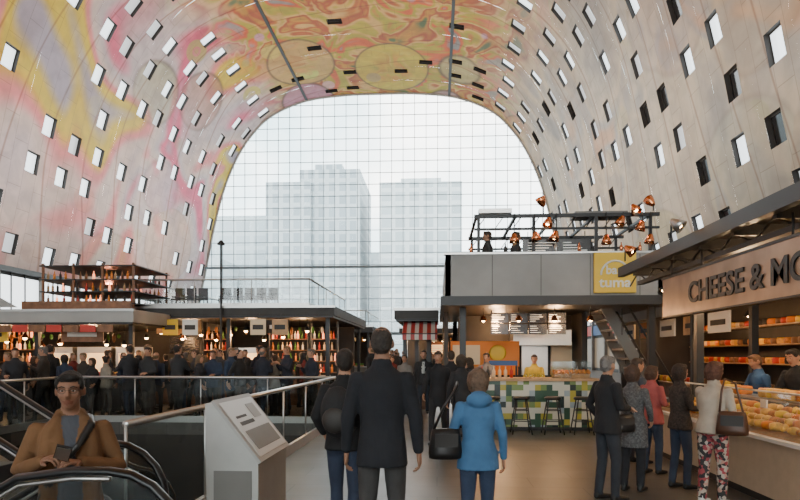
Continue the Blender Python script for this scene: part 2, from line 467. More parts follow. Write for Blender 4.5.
M_cable = mat('facade_cable', (0.16, 0.22, 0.25), 0.4)
for i, Y in enumerate((YF, YB)):
    b = B(); x = -23.76; t = 0.035
    while x < 24:
        b.box(CX+x-t, CX+x+t, Y-0.05, Y+0.05, 0, height_at(x), M_cable); x += 1.485
    z = 1.485
    while z < 35.3:
        wd = width_at(z); b.box(CX-wd, CX+wd, Y-0.05, Y+0.05, z-t, z+t, M_cable); z += 1.485
    b.box(CX-23.2, CX+23.2, Y-0.25, Y+0.05, 12.9, 13.2, M_cable)
    b.box(CX-24, CX+24, Y-0.25, Y+0.05, 4.2, 4.6, M_cable)
    for k in range(-7, 8):
        b.box(CX+k*3.2-0.08, CX+k*3.2+0.08, Y-0.3, Y+0.1, 0, 4.3, M_cable)
    V = [(CX+p.x, Y+0.1, p.y) for p in prof]+[(CX+24.2, Y+0.1, 0), (CX-24.2, Y+0.1, 0)]
    b.add(V, [tuple(range(len(V)))], M_fglass)
    b.obj('window_%d' % (i+1))

# ------------------------------------------------------------------ exterior
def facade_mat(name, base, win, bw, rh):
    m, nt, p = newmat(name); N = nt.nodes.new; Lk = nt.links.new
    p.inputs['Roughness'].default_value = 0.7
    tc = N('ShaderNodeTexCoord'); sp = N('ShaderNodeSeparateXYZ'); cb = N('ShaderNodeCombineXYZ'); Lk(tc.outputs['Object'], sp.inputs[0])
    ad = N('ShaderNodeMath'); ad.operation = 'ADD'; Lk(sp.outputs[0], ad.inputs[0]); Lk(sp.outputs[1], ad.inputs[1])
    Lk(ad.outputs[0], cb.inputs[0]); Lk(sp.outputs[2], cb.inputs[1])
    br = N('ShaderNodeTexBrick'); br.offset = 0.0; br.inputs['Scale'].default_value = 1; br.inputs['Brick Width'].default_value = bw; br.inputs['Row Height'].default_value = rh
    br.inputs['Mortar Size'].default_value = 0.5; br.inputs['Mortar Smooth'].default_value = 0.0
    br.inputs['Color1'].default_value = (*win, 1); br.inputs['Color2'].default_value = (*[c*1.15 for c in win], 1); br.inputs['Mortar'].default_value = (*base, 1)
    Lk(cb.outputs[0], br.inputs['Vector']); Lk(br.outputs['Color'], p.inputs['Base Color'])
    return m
MB1 = facade_mat('hazed_tower_facade', (0.42, 0.47, 0.49), (0.26, 0.31, 0.34), 2.6, 3.2)  # pale, low-contrast facade colours below have the distance haze mixed in
MB2 = facade_mat('hazed_slab_facade', (0.52, 0.56, 0.57), (0.34, 0.39, 0.41), 3.4, 3.2)
MB3 = facade_mat('hazed_low_facade', (0.47, 0.53, 0.55), (0.38, 0.44, 0.47), 4.5, 3.6)
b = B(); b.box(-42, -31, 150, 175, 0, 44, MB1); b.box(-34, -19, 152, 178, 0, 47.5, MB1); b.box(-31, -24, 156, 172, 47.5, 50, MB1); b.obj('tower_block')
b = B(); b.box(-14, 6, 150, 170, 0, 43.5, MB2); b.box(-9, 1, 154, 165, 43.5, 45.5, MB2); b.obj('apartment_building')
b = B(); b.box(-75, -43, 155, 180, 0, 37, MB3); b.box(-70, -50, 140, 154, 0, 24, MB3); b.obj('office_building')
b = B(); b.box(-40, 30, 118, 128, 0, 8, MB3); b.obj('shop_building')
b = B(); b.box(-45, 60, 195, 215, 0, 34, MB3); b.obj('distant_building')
M_plaza = mat('plaza_paving', (0.4, 0.39, 0.37), 0.8, var=0.1, vscale=0.3)
b = B(); b.box(-160, 140, YF, 320, -0.3, -0.02, M_plaza); b.box(-160, 140, -140, YB, -0.3, -0.02, M_plaza); b.obj('plaza_ground')

# ------------------------------------------------------------------ railing
def rail_run(b, p0, p1, z=0, h=1.1, glass=None):
    p0 = Vector(p0); p1 = Vector(p1); d = p1-p0; Ln = d.length; d.normalize(); n = Vector((-d.y, d.x))
    b.tube([(p0.x, p0.y, z+h), (p1.x, p1.y, z+h)], 0.032, M_steel, n=8)
    def slab(a, c, z0, z1, th, m):
        q = [a+n*th, c+n*th, c-n*th, a-n*th]
        V = [(v.x, v.y, z0) for v in q]+[(v.x, v.y, z1) for v in q]
        b.add(V, [(0, 3, 2, 1), (4, 5, 6, 7), (0, 1, 5, 4), (1, 2, 6, 5), (2, 3, 7, 6), (3, 0, 4, 7)], m)
    slab(p0, p1, z, z+0.16, 0.03, M_steel)
    k = max(1, int(Ln/1.5)); st = Ln/k
    for i in range(k):
        a = p0+d*(i*st+0.02); c = p0+d*((i+1)*st-0.02)
        b.quad((a.x, a.y, z+0.12), (c.x, c.y, z+0.12), (c.x, c.y, z+h-0.03), (a.x, a.y, z+h-0.03), glass or M_glassd)
    for i in range(k+1):
        a = p0+d*(i*st); b.tube([(a.x, a.y, z), (a.x, a.y, z+h)], 0.014, M_steel, n=6)
b = B()
rail_run(b, (-2.45, 4.75), (-2.45, 14.8)); rail_run(b, (-2.45, 14.8), (-9.05, 14.8)); rail_run(b, (-9.05, 14.8), (-9.05, 6.3))
b.obj('glass_railing')

# ------------------------------------------------------------------ escalators
def escalator(name, xes, y0, y1, zl, flat, sg, run, rh=0.98):
    b = B(); m = 0.577*sg
    path = []
    R = rh/2-0.12; cz = rh-R; cx = R
    for k in range(11):
        th = -pi/2-pi*k/10
        path.append((cx+R*cos(th)*1.0, cz+R*sin(th)))
    nsemi = len(path)
    def fz(x): return 0 if x < flat else m*(x-flat)
    for xe, y in zip(xes, (y0, y1)):
        sh = xes[0]-xe
        pth = path[:nsemi]+[(flat-0.15-sh, rh), (flat+0.15-sh, rh+0.04*sg), (flat+run-sh, rh+m*run)]
        if flat-0.15-sh < R: pth = path[:nsemi]+[(flat+0.15-sh if flat+0.15-sh > R+0.05 else R+0.1, rh+0.04*sg), (flat+run-sh, rh+m*run)]
        f2 = flat-sh
        pts = [(xe-x, y, zl+z) for x, z in pth]
        b.tube(pts, [(0.036, 0.024)]*len(pts), M_rubber, n=10, side=(0, 1, 0))
        b.tube([(xe-x, y, zl+z-0.04) for x, z in pth[nsemi-1:]], 0.014, M_steel, n=6)
        tail = pth[nsemi-1:]
        def g2(x): return 0 if x < f2 else m*(x-f2)
        for i in range(len(tail)-1):
            (xa, za), (xb, zb) = tail[i], tail[i+1]
            b.quad((xe-xa, y, zl+g2(xa)+0.1), (xe-xb, y, zl+g2(xb)+0.1), (xe-xb, y, zl+zb-0.04), (xe-xa, y, zl+za-0.04), M_glassd)
        fan = [(xe-x, y, zl+z) for x, z in pth[:nsemi]]
        b.add(fan, [tuple(range(len(fan)))], M_glassd)
        xs = [0.25, max(f2, 0.3), f2+run]
        poly = [(xe-x, zl+g2(x)+0.12) for x in xs]+[(xe-x, zl+g2(x)-0.75) for x in reversed(xs)]
        poly[-1] = (xe-0.25, zl-0.02)
        b.prism(poly, y-0.08, y+0.08, M_lgrey)
        poly = [(xe-x, zl+g2(x)+0.14) for x in xs]+[(xe-x, zl+g2(x)+0.12) for x in reversed(xs)]
        b.prism(poly, y-0.1, y+0.1, M_steel)
    xe = xes[0]
    b.box(xe-flat-0.1, xe-0.0, y0+0.08, y1-0.08, zl-0.1, zl+0.01, M_steel)
    x = flat+0.1
    while x < flat+run:
        zt = zl+0.1+fz(x+0.35) if sg > 0 else zl+fz(x+0.05)-0.1
        b.box(xe-x-0.4, xe-x, y0+0.08, y1-0.08, zt-0.23, zt, M_black)
        b.box(xe-x-0.4, xe-x, y0+0.09, y1-0.09, zt, zt+0.004, M_grey)
        x += 0.4
    return b.obj(name)
escalator('escalator', (-1.34, -1.90), 3.2, 4.25, 0.0, 0.75, -1, 5.2, rh=1.03)
escalator('escalator', (-2.62, -2.62), 5.05, 6.05, -0.47, 0.25, 1, 3.2, rh=0.98)

# ------------------------------------------------------------------ info lectern
b = B()
xa, xb_, ya, yb = -1.78, -1.38, 4.72, 5.6
b.prism([(xa, 0), (xb_, 0), (xb_, 0.82), (xb_-0.36, 1.27), (xa-0.02, 1.27), (xa-0.02, 1.1)], ya, yb, M_alu)
def pan(u0, u1, v0, v1, off, m, th=0.012):
    top = Vector((xb_-0.36, 0, 1.27)); bot = Vector((xb_, 0, 0.82)); n = Vector((0.46, 0, 0.36)).normalized()
    a = top.lerp(bot, v0)+n*off; c = top.lerp(bot, v1)+n*off
    V = []
    for o in (0, th):
        for pnt in (a, c):
            for yy in (ya+(yb-ya)*u0, ya+(yb-ya)*u1):
                V.append((pnt.x+n.x*o, yy, pnt.z+n.z*o))
    b.add(V, [(0, 1, 3, 2), (4, 6, 7, 5), (0, 4, 5, 1), (2, 3, 7, 6), (0, 2, 6, 4), (1, 5, 7, 3)], m)
pan(-0.02, 1.02, -0.03, 1.03, 0.0, M_lgrey, 0.025)
M_plate = mat('lectern_plate', (0.62, 0.61, 0.59), 0.4)
pan(0.04, 0.96, 0.04, 0.96, 0.026, M_plate, 0.006)
pan(0.12, 0.88, 0.55, 0.86, 0.033, M_grey, 0.004)
pan(0.16, 0.55, 0.40, 0.46, 0.033, M_dark, 0.003)
pan(0.16, 0.45, 0.30, 0.34, 0.033, M_dark, 0.003)
pan(0.62, 0.85, 0.15, 0.40, 0.033, M_lgrey, 0.004)
b.box(xa-0.02, xb_+0.02, ya-0.02, yb+0.02, 0, 0.06, M_dark)
b.box(xa+0.05, xb_-0.05, ya-0.008, ya, 0.12, 0.75, M_grey)
b.obj('information_lectern', bevel=0.008)

# ------------------------------------------------------------------ market stalls
def goods_row(b, x0, x1, y, z, rnd, dep=0.5, sz=0.06):
    x = x0
    while x < x1-0.3:
        m = rnd.choice(GOODS); wd = rnd.uniform(0.3, 0.55)
        b.box(x+0.02, x+wd-0.02, y, y+dep, z, z+0.08, M_lwood)
        xx = x+sz
        while xx < x+wd-sz*0.5:
            for j in range(2):
                b.ell((xx, y+sz+j*sz*2, z+0.08+sz*0.6+j*0.03), (sz, sz, sz*rnd.uniform(0.7, 1)), m, n=7, k=5)
            xx += sz*2
        x += wd
def bottle(b, x, y, z, m, h=0.28):
    b.lathe((x, y, z), [(0.0, 0), (0.038, 0), (0.038, h*0.6), (0.014, h*0.75), (0.014, h), (0, h)], m, n=8)

def stall(name, x0, x1, y0, y1, h, fm, seed, terrace=None, th=0.3, signs=True, extra=None):
    rnd = random.Random(seed); b = B()
    b.box(x0-0.3, x1+0.3, y0-0.5, y1+0.3, h, h+th, fm)
    b.box(x0-0.25, x1+0.25, y0-0.45, y1+0.25, h-0.06, h, M_black)
    b.box(x0-0.33, x1+0.33, y0-0.53, y0-0.45, h+th-0.05, h+th+0.02, M_steel)
    k = max(2, int((x1-x0)/2.6)); st = (x1-x0)/k
    for i in range(k+1):
        x = x0+i*st
        for y in (y0, y1): b.box(x-0.06, x+0.06, y-0.06, y+0.06, 0, h, M_black)
    b.box(x0, x1, y1-1.6, y1-1.5, 0, h, M_dark)
    b.box(x0+0.1, x1-0.1, y0+0.1, y0+0.75, 0, 0.92, rnd.choice([M_wood, M_grey, M_dark]))
    b.box(x0+0.05, x1-0.05, y0+0.05, y0+0.8, 0.92, 0.96, M_steel)
    goods_row(b, x0+0.15, x1-0.1, y0+0.15, 0.96, rnd)
    ym = y0+2.3
    x = x0+0.2
    while x < x1-0.9:
        wd = rnd.uniform(0.8, 1.6)
        if x+wd > x1: break
        kk = rnd.random()
        if kk < 0.5:
            for zz in (1.0, 1.4, 1.8, 2.2):
                b.box(x, x+wd, ym-0.3, ym, zz, zz+0.03, M_wood); xx = x+0.08
                while xx < x+wd-0.05: bottle(b, xx, ym-0.15, zz+0.03, rnd.choice([M_green, M_bread, M_cream, M_red, M_orange, M_white, M_rlamp])); xx += rnd.uniform(0.09, 0.2)
            b.box(x-0.03, x, ym-0.3, ym, 0, h, M_black); b.box(x+wd, x+wd+0.03, ym-0.3, ym, 0, h, M_black)
        elif kk < 0.8:
            b.box(x, x+wd, ym-0.05, ym, 0.0, 2.5, rnd.choice([M_wood, M_wood, M_dark, M_dark]))
            b.box(x+0.1, x+wd-0.1, ym-0.09, ym-0.05, 1.7, 2.3, rnd.choice([M_litpanel, M_cream, M_screen, M_litpanel]))
            for q in range(4): b.box(x+0.16, x+wd-rnd.uniform(0.2, 0.5), ym-0.1, ym-0.09, 1.78+q*0.12, 1.81+q*0.12, M_dark)
        else:
            b.box(x, x+wd, ym-0.6, ym, 0, 1.9, M_steel); b.box(x+0.1, x+wd-0.1, ym-0.62, ym-0.6, 1.1, 1.7, M_litpanel)
        x += wd+0.15
    x = x0+0.4
    while x < x1-0.2:
        dz = rnd.uniform(0.4, 0.75)
        b.tube([(x, y0+0.2, h-0.05), (x, y0+0.2, h-dz+0.15)], 0.008, M_black, n=5)
        b.lathe((x, y0+0.2, h-dz), [(0.11, 0.0), (0.05, 0.11), (0.01, 0.16)], rnd.choice([M_black, M_copper]), n=10)
        b.ell((x, y0+0.2, h-dz), (0.06, 0.06, 0.06), M_bulb, n=7, k=5); x += rnd.uniform(0.45, 0.85)
    # hanging merchandise along the front beam
    x = x0+0.25
    while x < x1-0.2:
        hh = rnd.uniform(0.12, 0.3); b.tube([(x, y0+0.5, h-0.06), (x, y0+0.5, h-0.3)], 0.005, M_black, n=4)
        b.ell((x, y0+0.5, h-0.3-hh*0.5), (0.05, 0.05, hh*0.5), rnd.choice([M_bread, M_red, M_cream, M_orange, M_green, M_wood]), n=8, k=6); x += rnd.uniform(0.15, 0.5)
    if signs:
        for i in range(k):
            xx = x0+(i+0.5)*st; ww = rnd.uniform(0.35, 0.8)
            mm = rnd.choice([M_dark, M_cream, M_yellow, M_lwood, M_wood, M_grey])
            b.box(xx-ww, xx+ww, y0-0.12, y0-0.08, h-0.55, h-0.12, mm)
            b.box(xx-ww*0.7, xx+ww*0.7, y0-0.13, y0-0.12, h-0.4, h-0.28, M_white if mm in (M_dark, M_wood, M_grey) else M_dark)
    if terrace:
        tx0, tx1, ty0, ty1 = terrace; zt = h+th
        rail_run(b, (tx0, ty0), (tx1, ty0), zt, 0.95, M_glass); rail_run(b, (tx1, ty0), (tx1, ty1), zt, 0.95, M_glass); rail_run(b, (tx0, ty0), (tx0, ty1), zt, 0.95, M_glass)
    if extra: extra(b)
    return b.obj(name)

def stall_light(x, y, z, e, col=(1, 0.56, 0.26)):
    l = bpy.data.lights.new('stall_light', 'POINT'); l.energy = e; l.color = col; l.shadow_soft_size = 0.12
    o = bpy.data.objects.new('stall_light', l); COL.objects.link(o); o.location = (x, y, z)

def chairs(b):
    for i in range(9):
        x = -9.3+i*0.42
        if i in (3,): continue
        b.box(x, x+0.34, 21.2, 21.6, 3.58, 3.62, M_dark); b.box(x, x+0.34, 21.55, 21.6, 3.6, 4.02, M_dark)
        for dx in (0.01, 0.31):
            for dy in (21.21, 21.57): b.box(x+dx, x+dx+0.025, dy, dy+0.025, 3.2, 3.6, M_black)
        b.box(x+0.02, x+0.32, 21.2, 21.58, 3.66, 3.7, M_black)
stall('market_stall', -10.1, -3.55, 20.0, 28.0, 2.9, M_dark, 2, terrace=(-10.0, -4.2, 20.2, 28.0), extra=chairs)
rx0, rx1, ry0, ry1, rz = -12.5, -9.55, 19.0, 21.4, 2.95
def racks(b):
    for x in (rx0, rx0+1, rx1-1, rx1):
        for y in (ry0, ry1): b.box(x-0.03, x+0.03, y-0.03, y+0.03, rz, rz+1.6, M_wood)
    for z in (0.3, 0.68, 1.06, 1.5):
        b.box(rx0-0.1, rx1+0.1, ry0-0.05, ry1+0.05, rz+z, rz+z+0.035, M_black)
        for yy in (ry0+0.1, ry1-0.3):
            x = rx0+0.1
            if z < 1.4:
                while x < rx1:
                    bottle(b, x, yy, rz+z+0.04, random.choice([M_red, M_orange, M_wood, M_rlamp, M_dark, M_wood, M_lwood]), 0.26); x += random.uniform(0.12, 0.3)
    b.box(rx0-0.3, rx1+0.2, ry0-0.6, ry0-0.5, rz, rz+0.35, M_wood)
    b.prism([(-13.2, 3.0), (-11.9, 3.0), (-12.55, 3.35)], 16.9, 16.95, M_lgrey)
    for i in range(11): b.box(-14.6+i*0.5, -14.15+i*0.5, 17.0, 17.03, 2.3, 2.5, M_red if i % 2 else M_wood)
stall('market_stall', -14.6, -8.9, 17.6, 24.0, 2.58, M_lgrey, 5, th=0.36, extra=racks)
stall('market_stall', -23.0, -15.4, 18.5, 26.0, 2.7, M_lgrey, 6, th=0.5)
stall('market_stall', -21, -12, 34, 41, 3.0, M_grey, 8, terrace=(-20.8, -12.2, 34.2, 41))
stall('market_stall', -10.5, -4.0, 36, 44, 3.0, M_dark, 9, terrace=(-10.4, -4.2, 36.2, 44))
stall('market_stall', -2.0, 4.5, 38, 46, 3.0, M_dark, 10, terrace=(-1.8, 4.4, 38.2, 46))
stall('market_stall', -13, -5.0, 55, 63, 3.2, M_grey, 11)
stall('market_stall', -2.5, 5.0, 56, 63, 3.2, M_dark, 12)
for (x, y) in ((-8.5, 20.9), (-6.4, 20.9), (-4.6, 20.9), (-13.4, 18.5), (-10.6, 18.5), (-17.5, 19.5), (1, 39), (-7, 37)): stall_light(x, y, 2.3, 130)
stall_light(-11.0, 20.2, 4.0, 90, (1, 0.3, 0.15))

b = B()
b.tube([(-6.86, 19.35, 0), (-6.86, 19.35, 5.2)], 0.035, M_black, n=8); b.lathe((-6.86, 19.35, 5.15), [(0.12, 0), (0.12, 0.05), (0.03, 0.14), (0, 0.16)], M_black)  # flag pole with a cap, carries no lamp
b.lathe((-6.86, 19.35, 0), [(0.18, 0.0), (0.18, 0.04), (0.05, 0.1), (0.035, 0.3)], M_black)
b.obj('flag_pole')

for x, c in ((-8.75, M_yellow), (-8.1, M_white), (-5.9, M_cream), (-5.2, M_lwood)):
    b = B()
    b.box(x, x+0.5, 19.3, 19.33, 2.28, 2.78, c); b.box(x+0.08, x+0.42, 19.28, 19.3, 2.45, 2.6, M_dark)
    b.tube([(x+0.25, 19.32, 2.78), (x+0.25, 19.46, 2.95)], 0.008, M_black, n=5)
    b.obj('hanging_signboard')

# ------------------------------------------------------------------ terrace bar kiosk (right centre)
b = B(); kx0, kx1, ky0, ky1 = 0.18, 4.85, 13.6, 20.5
M_kfas = mat('terrace_fascia', (0.27, 0.262, 0.25), 0.55, var=0.12, vscale=1.5)
b.box(kx0, kx1, ky0, ky0+0.12, 2.92, 3.84, M_kfas)
b.box(kx0, kx0+0.12, ky0, ky1, 2.92, 3.84, M_kfas); b.box(kx1-0.12, kx1, ky0, ky1, 2.92, 3.84, M_kfas)
for x in (1.2, 2.25, 3.3, 4.35): b.box(x-0.006, x+0.006, ky0-0.004, ky0, 2.94, 3.82, M_dark)
b.box(kx0-0.1, kx1+0.1, ky0-0.15, ky1, 2.72, 2.92, M_black)
b.box(kx0-0.03, kx1+0.03, ky0-0.03, ky0+0.15, 3.84, 3.88, M_steel)
for x in (kx0+0.4, kx1-0.1):
    for y in (ky0+0.5, ky1-0.2): b.box(x-0.07, x+0.07, y-0.07, y+0.07, 0, 2.75, M_black)
b.box(kx0+0.4, 3.7, 17.2, 17.3, 0, 2.75, M_dark)
b.box(kx0, kx0+0.1, 15.5, ky1, 0, 2.75, M_dark)
b.box(3.65, 3.75, 15.9, 17.2, 0, 2.75, M_dark)
for i in range(4):
    x = 0.7+i*0.8; b.box(x, x+0.7, 17.05, 17.2, 1.1, 2.0, (M_lwood, M_orange, M_steel, M_cream)[i])
    b.tube([(x+0.35, 14.2, 2.72), (x+0.35, 14.2, 2.55)], 0.008, M_black, n=5)
    b.lathe((x+0.35, 14.2, 2.42), [(0.09, 0), (0.05, 0.1), (0.01, 0.13)], M_copper, n=12); b.ell((x+0.35, 14.2, 2.43), (0.04, 0.04, 0.04), M_bulb, n=7, k=5)
b.box(2.0, 3.5, 16.4, 17.2, 1.9, 2.3, M_steel)
for y in (14.3, 17.0):
    b.box(0.85, 5.0, y-0.04, y+0.04, 4.78, 4.86, M_black); b.box(0.85, 5.0, y-0.03, y+0.03, 4.5, 4.55, M_black)
    for x in (0.95, 2.2, 3.6, 4.8): b.box(x-0.035, x+0.035, y-0.035, y+0.035, 2.9, 4.85, M_black)
    for i in range(10): b.tube([(0.9+i*0.41, y, 4.52), (1.1+i*0.41, y, 4.8)], 0.012, M_black, n=5)
for x in (0.9, 1.8, 2.7, 3.6, 4.8): b.box(x-0.03, x+0.03, 14.3, 17.0, 4.8, 4.86, M_black)
b.box(0.95, 1.7, 14.2, 14.5, 4.88, 4.98, M_steel); b.box(3.2, 4.4, 14.6, 15.2, 4.88, 4.98, M_grey)
for x in (0.9, 2.0): 
    b.lathe((x, 14.9, 2.92), [(0.25, 0), (0.25, 0.03), (0.03, 0.05), (0.03, 0.7), (0.4, 0.72), (0.4, 0.75), (0, 0.75)], M_dark)
for x in (0.75, 1.5, 2.6, 3.1, 4.0, 4.4): bottle(b, x, 13.75, 3.88, random.choice([M_copper, M_dark, M_steel]), 0.22)
for i in range(12):
    x = 3.75+i*0.14; z = 2.7-i*0.225
    b.box(x, x+0.3, 14.6, 15.6, z-0.04, z, M_steel)
for y in (14.55, 15.62):
    b.prism([(3.7, 2.85), (3.95, 2.85), (5.6, 0.0), (5.25, 0.0)], y, y+0.05, M_grey)
    b.tube([(3.85, y, 3.7), (5.45, y, 0.95), (5.45, y, 0)], 0.025, M_black)
    for i in range(5): b.tube([(3.85+i*0.4, y, 3.7-i*0.69), (3.85+i*0.4, y, 2.8-i*0.69)], 0.012, M_black, n=5)
bar = b.obj('terrace_bar')
m, nt, p = newmat('checker_tiles'); N = nt.nodes.new; Lk = nt.links.new
tc = N('ShaderNodeTexCoord'); sc = N('ShaderNodeVectorMath'); sc.operation = 'SCALE'; sc.inputs['Scale'].default_value = 8.0
fl = N('ShaderNodeVectorMath'); fl.operation = 'FLOOR'; wn = N('ShaderNodeTexWhiteNoise'); r = N('ShaderNodeValToRGB'); cr = r.color_ramp; cr.interpolation = 'CONSTANT'
cr.elements[0].color = (0.58, 0.56, 0.46, 1); cr.elements[1].position = 0.88; cr.elements[1].color = (0.42, 0.36, 0.06, 1)
for pos, c in ((0.40, (0.04, 0.09, 0.06)), (0.56, (0.17, 0.25, 0.08)), (0.70, (0.30, 0.36, 0.38)), (0.78, (0.02, 0.035, 0.035))):
    e = cr.elements.new(pos); e.color = (*c, 1)
Lk(tc.outputs['Object'], sc.inputs[0]); Lk(sc.outputs[0], fl.inputs[0]); Lk(fl.outputs[0], wn.inputs['Vector']); Lk(wn.outputs['Value'], r.inputs[0]); Lk(r.outputs[0], p.inputs['Base Color'])
p.inputs['Roughness'].default_value = 0.2
M_tile = m
b = B()
b.box(0.92, 3.42, 13.63, 14.25, 0.08, 1.08, M_tile); b.box(0.95, 3.4, 13.68, 14.2, 0, 0.08, M_black)
b.box(0.86, 3.48, 13.55, 14.35, 1.08, 1.14, M_lwood)
b.box(2.55, 3.35, 13.75, 14.2, 1.14, 1.5, M_glass)
goods_row(b, 2.55, 3.35, 13.8, 1.15, random.Random(4), 0.3, 0.045)
for i in range(6): bottle(b, 1.0+i*0.13, 13.9, 1.14, random.choice([M_green, M_dark, M_cream, M_red]), 0.26)
for i in range(5): b.lathe((1.95+i*0.09, 13.75, 1.14), [(0, 0), (0.025, 0), (0.035, 0.1), (0.03, 0.1)], M_glass, n=8)
b.obj('tiled_bar_counter')
b = B()
for i in range(4):
    for j in range(2):
        x = 1.28+i*0.45; z = 2.41-j*0.27
        b.box(x, x+0.42, 14.9, 14.94, z, z+0.24, M_screen)
        for k in range(4): b.box(x+0.03, x+0.03+random.uniform(0.12, 0.3), 14.895, 14.9, z+0.035+k*0.05, z+0.047+k*0.05, M_screentx)
for x in (1.3, 3.0): b.tube([(x, 14.93, 2.6), (x, 14.93, 2.7)], 0.012, M_black)
b.obj('menu_screen')
b = B(); b.box(0.35, 2.1, 16.0, 16.05, 1.35, 2.0, M_orange); b.box(0.4, 1.1, 15.98, 16.0, 1.4, 1.9, M_cream); b.ell((1.55, 15.99, 1.7), (0.22, 0.02, 0.2), M_yellow); b.box(1.2, 2.05, 15.98, 16.0, 1.38, 1.5, M_blue)
b.box(0.4, 0.45, 16.0, 16.05, 0, 1.4, M_black); b.box(2.0, 2.05, 16.0, 16.05, 0, 1.4, M_black); b.obj('painted_backboard')
for x in (1.15, 1.75, 2.4, 3.0):
    b = B(); b.lathe((x, 13.05, 0.72), [(0, 0), (0.17, 0), (0.18, 0.03), (0.15, 0.06), (0, 0.06)], M_black)
    for sx, sy in ((-1, -1), (1, -1), (1, 1), (-1, 1)): b.tube([(x+sx*0.1, 13.05+sy*0.1, 0.72), (x+sx*0.2, 13.05+sy*0.2, 0.01)], 0.014, M_black, n=6)
    for z, q in ((0.28, 0.163), (0.5, 0.13)):
        pts = [(x-q, 13.05-q, z), (x+q, 13.05-q, z), (x+q, 13.05+q, z), (x-q, 13.05+q, z), (x-q, 13.05-q, z)]
        b.tube(pts, 0.01, M_black, n=5)
    b.obj('bar_stool')
b = B(); b.box(3.36, 4.24, 13.5, 13.57, 2.98, 3.84, M_yellow)
arc = [(3.80+0.3*cos(t), 13.49, 3.36+0.3*sin(t)) for t in [pi*k/12 for k in range(13)]]
b.tube(arc, 0.022, M_white, n=6)
sg = b.obj('bar_signboard')
text('bar', 0.26, (3.60, 13.49, 3.38), (radians(90), 0, 0), M_white, sg)
text('tuma', 0.3, (3.46, 13.49, 3.10), (radians(90), 0, 0), M_white, sg, width=0.68)
def spotlamp(x, y, z, m, s=1.0, tilt=0.5, yaw=0.0, name='copper_pendant_lamp', stem=0.3):
    b = B()
    prof2 = [(0.0, 0.2), (0.05, 0.2), (0.07, 0.16), (0.12, 0.05), (0.15, -0.08), (0.14, -0.08), (0.10, 0.04), (0.0, 0.12)]
    b.lathe((0, 0, 0), [(r*s, z2*s) for r, z2 in prof2], m, n=16); b.ell((0, 0, -0.01), (0.05*s, 0.05*s, 0.05*s), M_bulb, n=8, k=6)
    R = Matrix.Translation((x, y, z)) @ Matrix.Rotation(yaw, 4, 'Z') @ Matrix.Rotation(tilt, 4, 'Y')
    b.V = [tuple(R @ Vector(v)) for v in b.V]
    top = R @ Vector((0, 0, 0.19*s)); b.tube([tuple(top), (top.x, top.y, z+stem)], 0.012, M_black, n=6)
    b.obj(name)
for (x, y, z, t) in ((2.35, 14.2, 5.15, 2.6), (2.5, 14.2, 4.62, 0.4), (2.25, 14.25, 4.3, -0.3), (1.75, 14.2, 4.25, 0.0), (2.65, 14.2, 4.3, 0.3), (4.1, 14.2, 4.62, 0.5), (4.45, 14.2, 4.9, -0.6), (4.75, 14.2, 5.1, 2.4), (4.55, 14.2, 4.5, 0.3), (4.75, 14.2, 4.2, 0.2), (3.8, 14.2, 4.2, 0.0)):
    spotlamp(x, y, z, M_copper, 0.8, t, random.uniform(-1, 1), stem=4.85-z if z < 4.8 else -(z-4.86))
b = B(); b.box(1.98, 3.55, 14.5, 14.54, 4.0, 4.32, M_screen)
for k in range(4): b.box(2.1, 2.5+0.08*k, 14.49, 14.5, 4.05+k*0.06, 4.068+k*0.06, M_screentx); b.box(2.9, 3.45-0.12*k, 14.49, 14.5, 4.05+k*0.06, 4.068+k*0.06, M_screentx)
for x in (2.1, 3.4): b.tube([(x, 14.52, 4.3), (x, 14.52, 4.5)], 0.01, M_black)
b.obj('menu_board')
for (x, y) in ((1.4, 14.8), (2.8, 14.8), (1.6, 16.3)): stall_light(x, y, 2.4, 80)

m, nt, p = newmat('striped_canvas'); N = nt.nodes.new; Lk = nt.links.new
tc = N('ShaderNodeTexCoord'); wv = N('ShaderNodeTexWave'); wv.bands_direction = 'X'; wv.inputs['Scale'].default_value = 1.35; r = N('ShaderNodeValToRGB'); r.color_ramp.interpolation = 'CONSTANT'
r.color_ramp.elements[0].color = (0.38, 0.035, 0.03, 1); r.color_ramp.elements[1].position = 0.5; r.color_ramp.elements[1].color = (0.55, 0.50, 0.44, 1)
Lk(tc.outputs['Object'], wv.inputs['Vector']); Lk(wv.outputs['Fac'], r.inputs[0]); Lk(r.outputs[0], p.inputs['Base Color']); M_stripe = m
def awn(b):
    b.add([(-1.0, 17.7, 2.25), (0.0, 17.7, 2.25), (0.0, 18.6, 2.7), (-1.0, 18.6, 2.7), (-1.0, 17.7, 2.08), (0.0, 17.7, 2.08)], [(0, 1, 2, 3), (4, 5, 1, 0)], M_stripe)
    b.tube([(-1.0, 17.7, 2.25), (0.0, 17.7, 2.25)], 0.015, M_black); b.tube([(-1.0, 17.7, 2.25), (-1.0, 18.6, 2.4)], 0.012, M_black); b.tube([(0.0, 17.7, 2.25), (0.0, 18.6, 2.4)], 0.012, M_black)
stall('market_stall', -0.95, -0.25, 18.6, 21.6, 2.7, M_dark, 21, signs=False, extra=awn)
stall_light(-0.6, 18.9, 2.0, 60)

